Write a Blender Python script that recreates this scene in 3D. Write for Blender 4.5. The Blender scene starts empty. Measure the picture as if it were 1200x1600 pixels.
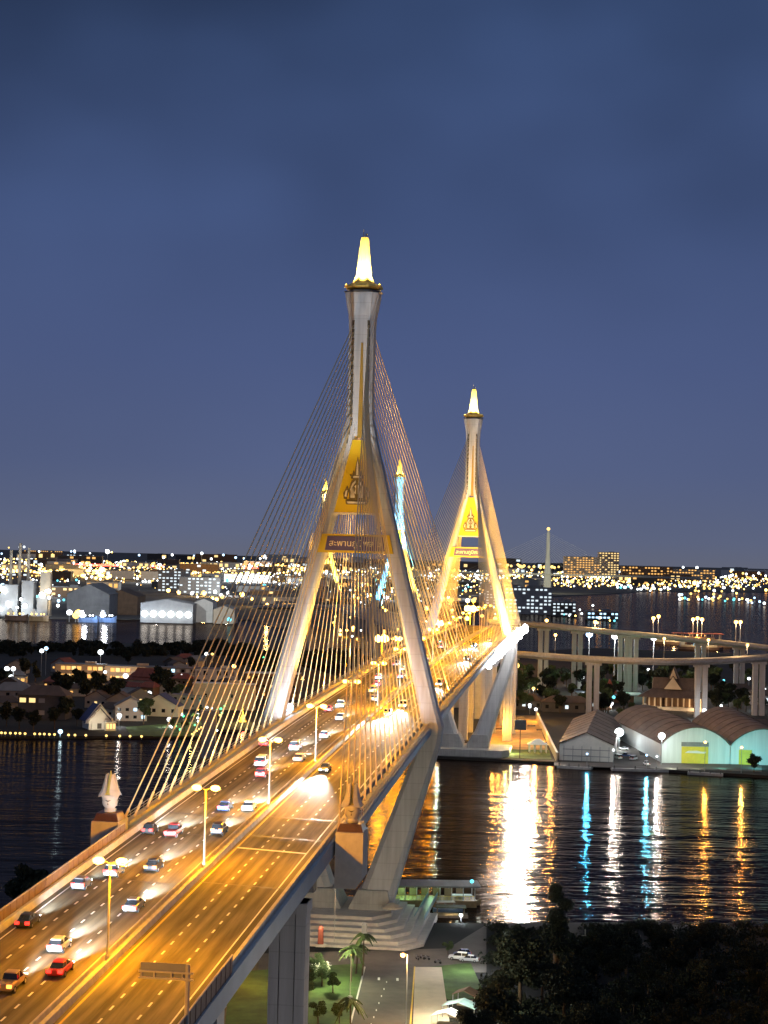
import bpy, math, random
from mathutils import Vector, Matrix
R = math.radians
PI = math.pi
S = bpy.context.scene
C = S.collection
rnd = random.Random(7)

# ------------------------------------------------------------------ camera, sky, exposure
CAM_H, FPX, ROLL, PITCH = 92.3, 2763.0, 0.0252, 0.0252
cam = bpy.data.cameras.new('camera'); cam_o = bpy.data.objects.new('camera', cam); C.objects.link(cam_o)
cam.sensor_fit = 'VERTICAL'; cam.sensor_height = 36.0; cam.lens = FPX / 1600 * 36
cam.clip_start = 1.0; cam.clip_end = 90000
cam_o.matrix_world = Matrix.Translation((0, 0, CAM_H)) @ Matrix.Rotation(PI / 2 + PITCH, 4, 'X') @ Matrix.Rotation(ROLL, 4, 'Z')
S.camera = cam_o
S.view_settings.view_transform = 'Standard'; S.view_settings.look = 'None'
S.view_settings.exposure = 0.15; S.view_settings.gamma = 1.0
S.cycles.use_denoising = True
S.cycles.max_bounces = 5; S.cycles.diffuse_bounces = 2; S.cycles.glossy_bounces = 3
S.cycles.transmission_bounces = 2; S.cycles.caustics_reflective = False; S.cycles.caustics_refractive = False
S.cycles.sample_clamp_indirect = 6.0
S.cycles.use_light_tree = True

W = bpy.data.worlds.new('World'); S.world = W; W.use_nodes = True
nt = W.node_tree; nt.nodes.clear()
def N(t, tree=None, **k):
    n = (tree or nt).nodes.new(t)
    for a, b in k.items(): setattr(n, a, b)
    return n
wo = N('ShaderNodeOutputWorld'); bg = N('ShaderNodeBackground'); nt.links.new(bg.outputs[0], wo.inputs[0])
tc = N('ShaderNodeTexCoord'); sep = N('ShaderNodeSeparateXYZ'); nt.links.new(tc.outputs['Generated'], sep.inputs[0])
ramp = N('ShaderNodeValToRGB'); nt.links.new(sep.outputs['Z'], ramp.inputs[0])
cr = ramp.color_ramp
stops = [(0.0, (.112, .124, .178)), (.012, (.102, .122, .200)), (.05, (.080, .106, .208)), (.11, (.064, .092, .204)), (.19, (.050, .080, .186)), (.27, (.036, .062, .146)), (.34, (.026, .048, .115)), (.6, (.10, .12, .17)), (1.0, (.15, .17, .22))]
while len(cr.elements) < len(stops): cr.elements.new(.5)
for e, (p, c) in zip(cr.elements, stops): e.position = p; e.color = (*c, 1)
# soft night clouds
mp = N('ShaderNodeMapping'); mp.inputs['Scale'].default_value = (4.5, 4.5, 7); nt.links.new(tc.outputs['Generated'], mp.inputs[0])
no = N('ShaderNodeTexNoise'); no.inputs['Scale'].default_value = 1.1; no.inputs['Detail'].default_value = 2.5; nt.links.new(mp.outputs[0], no.inputs[0])
mr = N('ShaderNodeMapRange'); nt.links.new(no.outputs[0], mr.inputs[0])
mr.inputs[1].default_value = .3; mr.inputs[2].default_value = .7; mr.inputs[3].default_value = .58; mr.inputs[4].default_value = 1.22
hz = N('ShaderNodeMapRange'); nt.links.new(sep.outputs['Z'], hz.inputs[0])
hz.inputs[1].default_value = .13; hz.inputs[2].default_value = .28; hz.inputs[3].default_value = .18; hz.inputs[4].default_value = 1.0
mx = N('ShaderNodeMix', data_type='FLOAT'); nt.links.new(hz.outputs[0], mx.inputs[0]); mx.inputs[2].default_value = 1.0; nt.links.new(mr.outputs[0], mx.inputs[3])
mu = N('ShaderNodeMix', data_type='RGBA', blend_type='MULTIPLY'); mu.inputs[0].default_value = 1
nt.links.new(ramp.outputs[0], mu.inputs[6]); nt.links.new(mx.outputs[0], mu.inputs[7])
nt.links.new(mu.outputs[2], bg.inputs[0]); bg.inputs[1].default_value = 1.0

# ------------------------------------------------------------------ layout helpers: survey of the photograph
X1, Y1, TH = -6.575, 447.74, 0.1213          # near pylon base, heading of the bridge axis
def zd(s): return 50.08 + .0277 * s - 3.527e-5 * s * s
def B(s, t, z=None, dz=0.0):
    return Vector((X1 + s * math.sin(TH) + t * math.cos(TH), Y1 + s * math.cos(TH) - t * math.sin(TH), (zd(s) if z is None else z) + dz))
def ray(px, py):
    a, b = px - 600, py - 800
    c, s = math.cos(ROLL), math.sin(ROLL)
    x, y = (a * c + b * s) / FPX, (-a * s + b * c) / FPX
    c, s = math.cos(PITCH), math.sin(PITCH)
    return Vector((x, c + y * s, s - y * c))
def at(px, py, z=0.0):
    d = ray(px, py); return d * ((z - CAM_H) / d.z) + Vector((0, 0, CAM_H))
def atY(px, py, Y):
    d = ray(px, py); return d * (Y / d.y) + Vector((0, 0, CAM_H))

# ------------------------------------------------------------------ materials
M = {}
def mat(name, col, rough=.7, var=.15, scale=.4, metal=0.0, bump=0.0, bscale=3.0, col2=None, stretch=None, spec=.5, joints=0.0, tracks=False):
    m = bpy.data.materials.new(name); m.use_nodes = True; t = m.node_tree
    b = t.nodes['Principled BSDF']; b.inputs['Roughness'].default_value = rough; b.inputs['Metallic'].default_value = metal
    b.inputs['Specular IOR Level'].default_value = spec
    tcx = N('ShaderNodeTexCoord', t); src = tcx.outputs['Object']
    if stretch:
        mpn = N('ShaderNodeMapping', t); mpn.inputs['Scale'].default_value = stretch; t.links.new(src, mpn.inputs[0]); src = mpn.outputs[0]
    n = N('ShaderNodeTexNoise', t); n.inputs['Scale'].default_value = scale; n.inputs['Detail'].default_value = 6; n.inputs['Roughness'].default_value = .65
    t.links.new(src, n.inputs[0])
    r = N('ShaderNodeValToRGB', t); t.links.new(n.outputs[0], r.inputs[0])
    c1 = [max(0, c * (1 - var)) for c in col]; c2 = list(col2) if col2 else [min(1, c * (1 + var)) for c in col]
    r.color_ramp.elements[0].position = .35; r.color_ramp.elements[0].color = (*c1, 1)
    r.color_ramp.elements[1].position = .65; r.color_ramp.elements[1].color = (*c2, 1)
    colour = r.outputs[0]
    def times(f):
        mm = N('ShaderNodeMix', t, data_type='RGBA', blend_type='MULTIPLY'); mm.inputs[0].default_value = 1; t.links.new(colour, mm.inputs[6]); t.links.new(f, mm.inputs[7]); return mm.outputs[2]
    def op(o_, a, v=None, **k):
        q_ = N('ShaderNodeMath', t, operation=o_); t.links.new(a, q_.inputs[0])
        if v is not None: q_.inputs[1].default_value = v
        return q_.outputs[0]
    if joints or tracks: sx_ = N('ShaderNodeSeparateXYZ', t); t.links.new(tcx.outputs['Object'], sx_.inputs[0])
    if joints:      # pour lines every few metres
        f = op('FRACT', op('MULTIPLY', sx_.outputs['Z'], 1 / joints)); g_ = op('MULTIPLY', op('LESS_THAN', f, .04), -.16); colour = times(op('ADD', g_, 1.0))
        n3 = N('ShaderNodeTexNoise', t); n3.inputs['Scale'].default_value = 1.0; n3.inputs['Detail'].default_value = 5; m3 = N('ShaderNodeMapping', t); m3.inputs['Scale'].default_value = (1.4, 1.4, .045); t.links.new(tcx.outputs['Object'], m3.inputs[0]); t.links.new(m3.outputs[0], n3.inputs[0])
        w3 = N('ShaderNodeMapRange', t); t.links.new(n3.outputs[0], w3.inputs[0]); w3.inputs[1].default_value = .42; w3.inputs[2].default_value = .66; w3.inputs[3].default_value = 1.0; w3.inputs[4].default_value = .84; colour = times(w3.outputs[0])
    if tracks:      # darker wheel tracks, oil band and resurfaced patches
        a_ = op('COSINE', op('MULTIPLY', op('ADD', sx_.outputs['X'], .05), 3.307)); colour = times(op('ADD', op('MULTIPLY', a_, .13), .92))
        n3 = N('ShaderNodeTexNoise', t); n3.inputs['Scale'].default_value = 1.0; n3.inputs['Detail'].default_value = 3; m3 = N('ShaderNodeMapping', t); m3.inputs['Scale'].default_value = (.11, .022, 1); t.links.new(tcx.outputs['Object'], m3.inputs[0]); t.links.new(m3.outputs[0], n3.inputs[0])
        w3 = N('ShaderNodeMapRange', t); t.links.new(n3.outputs[0], w3.inputs[0]); w3.inputs[1].default_value = .4; w3.inputs[2].default_value = .6; w3.inputs[3].default_value = .80; w3.inputs[4].default_value = 1.12; colour = times(w3.outputs[0])
    t.links.new(colour, b.inputs['Base Color'])
    if bump:
        n2 = N('ShaderNodeTexNoise', t); n2.inputs['Scale'].default_value = bscale; n2.inputs['Detail'].default_value = 4
        t.links.new(src, n2.inputs[0])
        bp = N('ShaderNodeBump', t); bp.inputs['Strength'].default_value = bump; t.links.new(n2.outputs[0], bp.inputs['Height']); t.links.new(bp.outputs[0], b.inputs['Normal'])
    M[name] = m; return m
def emit(name, col, strength, sample=False):
    m = bpy.data.materials.new(name); m.use_nodes = True; t = m.node_tree
    b = t.nodes['Principled BSDF']; b.inputs['Base Color'].default_value = (*[min(1, c) * .5 for c in col], 1)
    b.inputs['Emission Color'].default_value = (*col, 1); b.inputs['Emission Strength'].default_value = strength
    m.cycles.emission_sampling = 'AUTO' if sample else 'NONE'
    M[name] = m; return m

mat('concrete', (.42, .41, .38), .8, .12, .25, bump=.1, joints=3.0)
mat('concrete_light', (.50, .50, .50), .75, .10, .35, bump=.08, stretch=(1, 1, .10), joints=4.0)
mat('girder_paint', (.34, .42, .50), .6, .08, .15)
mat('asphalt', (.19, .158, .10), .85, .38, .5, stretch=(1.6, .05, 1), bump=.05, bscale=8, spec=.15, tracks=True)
mat('asphalt_ground', (.12, .105, .09), .85, .2, .15)
mat('paint_white', (.78, .76, .70), .6, .1, 2)
mat('paint_yellow', (.75, .48, .05), .6, .1, 1)
mat('barrier', (.55, .50, .42), .75, .15, .6)
mat('fence_panel', (.26, .17, .13), .7, .15, .4)
mat('cable', (.75, .58, .30), .45, .05, .2)
mat('gold', (.85, .62, .14), .45, .12, .4)
mat('panel_yellow', (.70, .47, .004), .6, .06, .08)
mat('recess_shade_bronze', (.34, .21, .03), .6, .1, .3)  # amber-lit shade of the shaft recess, put into the colour
mat('letter_gold', (.80, .66, .36), .6, .06, .5)
mat('sign_purple', (.075, .05, .13), .6, .08, .3)
mat('cream', (.72, .64, .48), .6, .08, .5)
mat('dark_trim', (.10, .08, .05), .6, .2, 1)
mat('emblem_dark', (.16, .11, .03), .6, .2, 1)
mat('metal_grey', (.42, .42, .42), .45, .08, 1, metal=.4)
mat('metal_dark', (.10, .10, .10), .5, .1, 1, metal=.3)
mat('pole_paint', (.55, .50, .42), .5, .08, 1)
mat('pole_grey', (.30, .31, .32), .5, .08, 1)
mat('stone', (.62, .56, .48), .75, .1, .6)
mat('plaque', (.10, .045, .03), .4, .15, .8)
mat('grass', (.075, .13, .03), .95, .45, .12, bump=.3, bscale=2)
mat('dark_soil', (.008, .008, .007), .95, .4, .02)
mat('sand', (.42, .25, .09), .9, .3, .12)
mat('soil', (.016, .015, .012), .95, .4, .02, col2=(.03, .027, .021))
mat('far_land', (.09, .08, .07), .95, .5, .004)
mat('bark', (.10, .07, .045), .9, .3, 1)
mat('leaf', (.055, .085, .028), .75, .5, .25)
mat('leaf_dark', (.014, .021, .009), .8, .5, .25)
mat('leaf_palm', (.07, .10, .03), .7, .4, .5)
mat('roof_brown', (.115, .08, .062), .8, .25, .25, stretch=(1, .2, 1))
mat('roof_red', (.28, .075, .045), .75, .2, .4)
mat('roof_blue', (.06, .065, .16), .6, .2, .4)
mat('roof_grey', (.22, .22, .22), .7, .2, .2, stretch=(1, .15, 1))
mat('wall_white', (.72, .70, .64), .75, .08, .2)
mat('wall_cream', (.55, .46, .34), .8, .12, .15)
mat('wall_grey', (.30, .30, .30), .8, .15, .1)
mat('wall_dark', (.10, .09, .08), .8, .2, .15)
mat('wall_brown', (.20, .12, .07), .8, .2, .15)
mat('tin_white', (.62, .66, .64), .5, .08, .8, stretch=(1, 1, .05))
mat('door_yellow', (.70, .55, .05), .6, .1, .3)
mat('glass_dark', (.015, .018, .022), .12, .1, 1)
mat('rubber', (.02, .02, .02), .8, .1, 2)
mat('tarp', (.35, .50, .52), .6, .2, .4)
mat('hull_blue', (.10, .16, .28), .5, .15, .5)
mat('hull_wood', (.30, .20, .10), .6, .2, .6)
mat('hull_rust', (.12, .07, .05), .7, .3, .15)
mat('wood_deck', (.24, .19, .14), .8, .2, .5)
for nm, c in dict(silver=(.45, .46, .48), white=(.80, .80, .78), black=(.03, .03, .032), red=(.42, .03, .025), blue=(.05, .09, .25), grey=(.18, .18, .19), bronze=(.30, .22, .14), green=(.05, .22, .07), yellow=(.75, .5, .03), pink=(.6, .15, .3)).items():
    mat('car_' + nm, c, .3, .03, 1)
emit('lamp_sodium', (1.0, .52, .12), 8)
emit('lamp_white', (.90, .98, 1.0), 4)
emit('lamp_dock', (.88, .97, 1.0), 4.5, True)
emit('lamp_dock_orange', (1.0, .50, .06), 10, True)
emit('lamp_blue', (.45, .70, 1.0), 3)
emit('lamp_warm', (1.0, .64, .17), 2.3)
emit('lamp_green', (.12, 1.0, .40), 2)
emit('lamp_cyan', (.16, .75, .90), 1.7)
emit('lamp_red', (1.0, .10, .06), 5)
emit('edge_led', (1.0, .97, .95), 14)
emit('headlight', (1.0, .97, .90), 40)
emit('taillight', (1.0, .022, .014), 5)
emit('taillight_amber', (1.0, .26, .04), 5)
emit('mast_sodium', (1.0, .60, .17), 12)
emit('win_warm', (1.0, .70, .28), 1.2)
emit('win_white', (.80, .93, 1.0), 1.0)
emit('win_orange', (1.0, .52, .14), 1.1)
emit('win_green', (.45, 1.0, .55), 1.5)
emit('screen_blue', (.45, .75, 1.0), 2.0)

# water
m = bpy.data.materials.new('river_water'); m.use_nodes = True; t = m.node_tree; t.nodes.clear()
out = N('ShaderNodeOutputMaterial', t); mxs = N('ShaderNodeMixShader', t); df = N('ShaderNodeBsdfDiffuse', t); gl = N('ShaderNodeBsdfGlossy', t); fr = N('ShaderNodeFresnel', t)
df.inputs['Color'].default_value = (.016, .011, .010, 1); gl.inputs['Color'].default_value = (.37, .30, .25, 1); gl.inputs['Roughness'].default_value = .12; fr.inputs['IOR'].default_value = 1.2
t.links.new(fr.outputs[0], mxs.inputs[0]); t.links.new(df.outputs[0], mxs.inputs[1]); t.links.new(gl.outputs[0], mxs.inputs[2]); t.links.new(mxs.outputs[0], out.inputs[0])
tcx = N('ShaderNodeTexCoord', t)
hts = []
for sc, det in (((.022, .075, 1), 2.0), ((.12, .36, 1), 3.0)):
    mp1 = N('ShaderNodeMapping', t); mp1.inputs['Scale'].default_value = sc; t.links.new(tcx.outputs['Object'], mp1.inputs[0])
    n1 = N('ShaderNodeTexNoise', t); n1.inputs['Scale'].default_value = 1.0; n1.inputs['Detail'].default_value = det; n1.inputs['Roughness'].default_value = .5; t.links.new(mp1.outputs[0], n1.inputs[0]); hts.append(n1)
mad = N('ShaderNodeMath', t, operation='MULTIPLY_ADD'); t.links.new(hts[1].outputs[0], mad.inputs[0]); mad.inputs[1].default_value = .42; t.links.new(hts[0].outputs[0], mad.inputs[2])
bp = N('ShaderNodeBump', t); bp.inputs['Strength'].default_value = 1.0; bp.inputs['Distance'].default_value = 1.05
pn = N('ShaderNodeTexNoise', t); pn.inputs['Scale'].default_value = .009; pn.inputs['Detail'].default_value = 3; t.links.new(tcx.outputs['Object'], pn.inputs[0])
pr = N('ShaderNodeMapRange', t); t.links.new(pn.outputs[0], pr.inputs[0]); pr.inputs[1].default_value = .35; pr.inputs[2].default_value = .65; pr.inputs[3].default_value = .5; pr.inputs[4].default_value = 1.2
pm = N('ShaderNodeMath', t, operation='MULTIPLY'); t.links.new(mad.outputs[0], pm.inputs[0]); t.links.new(pr.outputs[0], pm.inputs[1])
t.links.new(pm.outputs[0], bp.inputs['Height'])
for nd_ in (df, gl, fr): t.links.new(bp.outputs[0], nd_.inputs['Normal'])
M['water'] = m

# ------------------------------------------------------------------ mesh helpers
class MB:
    def __init__(s): s.v = []; s.f = []
    def add(s, vs, fs):
        o = len(s.v); s.v += [tuple(v) for v in vs]; s.f += [tuple(i + o for i in f) for f in fs]; return s
    def box(s, c, d, rz=0.0, rx=0.0):
        x, y, z = d[0] / 2, d[1] / 2, d[2] / 2
        mt = Matrix.Rotation(rz, 3, 'Z') @ Matrix.Rotation(rx, 3, 'X'); c = Vector(c)
        vs = [c + mt @ Vector((i * x, j * y, k * z)) for i in (-1, 1) for j in (-1, 1) for k in (-1, 1)]
        return s.add(vs, [(0, 1, 3, 2), (4, 6, 7, 5), (0, 4, 5, 1), (2, 3, 7, 6), (0, 2, 6, 4), (1, 5, 7, 3)])
    def loft(s, rings, cap=True, closed=True):
        n = len(rings[0]); vs = [p for r in rings for p in r]; fs = []
        for i in range(len(rings) - 1):
            for j in range(n if closed else n - 1):
                k = (j + 1) % n
                fs.append((i * n + j, i * n + k, (i + 1) * n + k, (i + 1) * n + j))
        if cap and closed: fs += [tuple(range(n - 1, -1, -1)), tuple((len(rings) - 1) * n + j for j in range(n))]
        return s.add(vs, fs)
    def prism(s, poly, z0, z1):
        return s.loft([[(x, y, z0) for x, y in poly], [(x, y, z1) for x, y in poly]])
    def slab(s, poly, axis, a, b):
        # poly in the two other axes, extruded along axis (0 = x, 1 = y)
        if axis == 0: return s.loft([[(a, u, w) for u, w in poly], [(b, u, w) for u, w in poly]])
        return s.loft([[(u, a, w) for u, w in poly], [(u, b, w) for u, w in poly]])
    def tube(s, p, q, r, n=6, r2=None):
        p, q = Vector(p), Vector(q); d = (q - p).normalized(); a = d.orthogonal().normalized(); bb = d.cross(a)
        r2 = r if r2 is None else r2
        ring = lambda o, rr: [o + (a * math.cos(2 * PI * i / n) + bb * math.sin(2 * PI * i / n)) * rr for i in range(n)]
        return s.loft([ring(p, r), ring(q, r2)])
    def lathe(s, prof, n=16, c=(0, 0, 0), sx=1, sy=1, ph=0.0):
        return s.loft([[(c[0] + r * sx * math.cos(2 * PI * i / n + ph), c[1] + r * sy * math.sin(2 * PI * i / n + ph), c[2] + z) for i in range(n)] for r, z in prof])
    def ball(s, c, r, n=8, m=5, sz=1.0, sx=1.0, sy=1.0):
        return s.lathe([(r * math.sin(PI * (j + .04) / (m + .08)), -r * sz * math.cos(PI * (j + .04) / (m + .08))) for j in range(m + 1)], n, c, sx, sy)
    def gable(s, x0, x1, y0, y1, z0, z1, over=0.0, th=.3):
        # roof along y: ridge in the middle of x
        xm = (x0 + x1) / 2
        pr = [(x0 - over, z0), (xm, z1), (x1 + over, z0), (x1 + over, z0 - th), (xm, z1 - th), (x0 - over, z0 - th)]
        return s.slab(pr, 1, y0 - over, y1 + over)
    def build(s, name, material, parent=None, loc=None, rz=None, smooth=False):
        me = bpy.data.meshes.new(name); me.from_pydata(s.v, [], s.f); me.update()
        me.materials.append(M[material])
        if smooth:
            for p in me.polygons: p.use_smooth = True
        o = bpy.data.objects.new(name, me); C.objects.link(o)
        if parent: o.parent = parent
        if loc is not None: o.location = loc
        if rz is not None: o.rotation_euler.z = rz
        return o
def tag(o, label=None, cat=None, group=None, kind=None):
    if label: o['label'] = label
    if cat: o['category'] = cat
    if group: o['group'] = group
    if kind: o['kind'] = kind
    return o
def thing(name, label, cat, loc=(0, 0, 0), rz=0.0, group=None):
    o = bpy.data.objects.new(name, None); C.objects.link(o); o.location = loc; o.rotation_euler.z = rz
    o.empty_display_size = .1
    return tag(o, label, cat, group)
KIDS = {}
def kids(o):
    if o.name not in KIDS: KIDS[o.name] = list(o.children)
    return KIDS[o.name]
def copy_tree(o, loc, rz=None, label=None, scale=None):
    c = o.copy(); C.objects.link(c); c.location = loc
    if rz is not None: c.rotation_euler.z = rz
    if scale is not None: c.scale = scale if hasattr(scale, '__len__') else (scale,) * 3
    if label: c['label'] = label
    for ch in kids(o):
        d = ch.copy(); C.objects.link(d); d.parent = c
        for g in kids(ch):
            e = g.copy(); C.objects.link(e); e.parent = d
    return c
def lamp_light(kind, loc, power, col, radius=.3, aim=None, angle=None, blend=.5, parent=None):
    l = bpy.data.lights.new('lamp_light', kind); l.energy = power; l.color = col
    l.shadow_soft_size = radius
    if kind == 'SPOT': l.spot_size = angle; l.spot_blend = blend
    o = bpy.data.objects.new('lamp_light', l); C.objects.link(o); o.location = loc
    if aim is not None: o.rotation_euler = (Vector(aim) - Vector(loc)).to_track_quat('-Z', 'Y').to_euler()
    return o
SOD = (1.0, .40, .0); WHT = (.90, .96, 1.0); WARM = (1.0, .74, .38)
ORD = ['first', 'second', 'third', 'fourth', 'fifth', 'sixth', 'seventh', 'eighth', 'ninth', 'tenth', 'eleventh', 'twelfth', 'thirteenth', 'fourteenth', 'fifteenth', 'sixteenth', 'seventeenth', 'eighteenth', 'nineteenth', 'twentieth'] + ['twenty-' + w for w in ('first', 'second', 'third', 'fourth', 'fifth', 'sixth', 'seventh', 'eighth', 'ninth')]
def frange(a, b, n): return [a + (b - a) * i / (n - 1) for i in range(n)]

# ------------------------------------------------------------------ the setting: water, ground
tag(MB().add([(-40000, -300, -1.2), (40000, -300, -1.2), (40000, 14000, -1.2), (-40000, 14000, -1.2)], [(0, 1, 2, 3)]).build('river', 'water'), 'dark rippled river carrying long reflections of the lights', kind='structure')
def land(poly, name, label, material, top=0.0):
    return tag(MB().prism(poly, -6, top).build(name, material), label, kind='structure')
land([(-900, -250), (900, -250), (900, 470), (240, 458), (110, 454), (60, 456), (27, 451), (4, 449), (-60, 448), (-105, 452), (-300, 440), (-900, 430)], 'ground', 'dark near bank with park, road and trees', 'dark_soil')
# the middle island between the two river arms
ISL = [(-1500, 900), (-400, 850), (-185, 866), (-124, 881), (-92, 890), (-86, 925), (-60, 925), (-30, 880), (30, 826), (79, 816), (95, 812), (118, 799), (172, 783), (300, 770), (900, 800), (1500, 1000), (1500, 1500),
       (700, 1750), (398, 1850), (230, 1900), (150, 1800), (90, 1400), (40, 1290), (-15, 1300), (-70, 1480), (-132, 1690), (-250, 1760), (-358, 1700), (-600, 1600), (-1500, 1700)]
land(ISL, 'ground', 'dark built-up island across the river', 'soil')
land([(-9000, 2500), (-700, 2230), (-498, 2314), (-258, 2413), (-183, 2466), (-120, 2200), (-95, 1760), (-60, 1640), (20, 1640), (60, 1800), (110, 2300), (160, 3100), (330, 4300), (700, 5300), (900, 5900), (1381, 6300), (3000, 6500), (9000, 6000), (40000, 9000), (40000, 60000), (-40000, 60000), (-40000, 6000)], 'ground', 'flat dark land with the city spread to the horizon', 'far_land')

# ------------------------------------------------------------------ the cable-stayed bridge
bridge = thing('cable_stayed_bridge', 'large cable-stayed bridge with two tall spired pylons carrying the lit seven-lane road', 'bridge', (X1, Y1, 0), -TH)
T2S = 398.0
def sweep(mb, sec, s0, s1, n, f=zd, cap=True):
    return mb.loft([[(t_, s, f(s) + z) for t_, z in sec] for s in frange(s0, s1, n)], cap)
g = MB()
sweep(g, [(-20, 0), (20, 0), (20.3, -.3), (20.3, -1.7), (19, -2.2), (10, -3.9), (-10, -3.9), (-19, -2.2), (-20.3, -1.7), (-20.3, -.3)], -147, 552, 60)
g.build('girder', 'girder_paint', bridge)
ga = MB(); sweep(ga, [(-16.7, 0), (18.3, 0), (18.3, -2.6), (13.5, -3.3), (11, -4.6), (-9, -4.6), (-12, -3.3), (-16.7, -2.6)], -330, -147.2, 14)
ga.build('approach_girder', 'girder_paint', bridge)
# parapets, median and service walkways
pp = MB()
for a, b_ in ((-15.9, -15.4), (17.2, 17.7)):
    sweep(pp, [(a, .01), (a, .95), (b_, .95), (b_ + (.25 if a < 0 else 0), .01)] if a < 0 else [(a - .25, .01), (a, .95), (b_, .95), (b_, .01)], -330, 560, 70)
pp.build('parapet', 'barrier', bridge)
md = MB()
for a, b_ in ((1.25, 1.75), (2.55, 3.05)): sweep(md, [(a, .01), (a + .12, .85), (b_ - .12, .85), (b_, .01)], -330, 560, 70)
sweep(md, [(1.76, .01), (1.76, .3), (2.54, .3), (2.54, .01)], -330, 560, 70)
md.build('median_barrier', 'barrier', bridge)
for sd, a in ((-1, -19.7), (1, 19.7)):
    rl = MB()
    for zz in (.55, 1.05): sweep(rl, [(a - .05, zz), (a - .05, zz + .1), (a + .05, zz + .1), (a + .05, zz)], -146, 552, 60)
    s = -146
    while s < 552: rl.box((a, s, zd(s) + .55), (.12, .12, 1.1)); s += 3.0
    rl.build('handrail', 'metal_grey', bridge)
    # edge beam upstand with cable anchor blocks
    eb = MB(); sweep(eb, [(18.1 * sd, .01), (18.1 * sd, .5), (19.1 * sd, .5), (19.1 * sd, .01)], -146, 552, 60)
    eb.build('edge_beam', 'concrete', bridge)

def octring(cx, wt, ws, z, cy=0, ch=.35):
    a, b_ = wt, ws; c = min(wt, ws) * ch
    return [(cx + x, cy + y, z) for x, y in ((-a + c, -b_), (a - c, -b_), (a, -b_ + c), (a, b_ - c), (a - c, b_), (-a + c, b_), (-a, b_ - c), (-a, -b_ + c))]
LEG = [(4, 6.4, 4.7, 5.0), (12, 9.0, 4.2, 4.8), (46, 19.8, 2.7, 4.0), (50, 20.4, 2.5, 3.8), (54, 19.4, 2.25, 3.6), (72, 14.9, 2.05, 3.4), (95, 9.2, 1.85, 3.2), (103, 7.3, 1.75, 3.1), (112, 5.1, 1.7, 3.05), (121, 2.9, 1.65, 3.0), (127, 1.7, 1.6, 2.95), (134, 1.6, 1.5, 2.9)]
def leg_t(z):
    for (a, b_) in zip(LEG, LEG[1:]):
        if a[0] <= z <= b_[0]:
            k = (z - a[0]) / (b_[0] - a[0]); return [a[i] + (b_[i] - a[i]) * k for i in (1, 2, 3)]

def text_mesh(name, body, size, material, parent, loc, width, depth=.25, xz=True):
    cu = bpy.data.curves.new(name, 'FONT'); cu.body = body; cu.size = size; cu.extrude = depth / 2; cu.align_x = 'CENTER'; cu.align_y = 'CENTER'; cu.resolution_u = 3
    o = bpy.data.objects.new(name, cu); C.objects.link(o)
    bpy.context.view_layer.update()
    me = bpy.data.meshes.new_from_object(o.evaluated_get(bpy.context.evaluated_depsgraph_get()))
    bpy.data.objects.remove(o)
    xs = [v.co.x for v in me.vertices]; w = max(xs) - min(xs); k = width / w if w > 0 else 1
    me.transform(Matrix.Diagonal((k, k, 1, 1)))
    if xz: me.transform(Matrix.Rotation(PI / 2, 4, 'X'))
    me.materials.clear(); me.materials.append(M[material])
    q = bpy.data.objects.new(name, me); C.objects.link(q); q.parent = parent; q.location = loc
    return q

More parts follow.
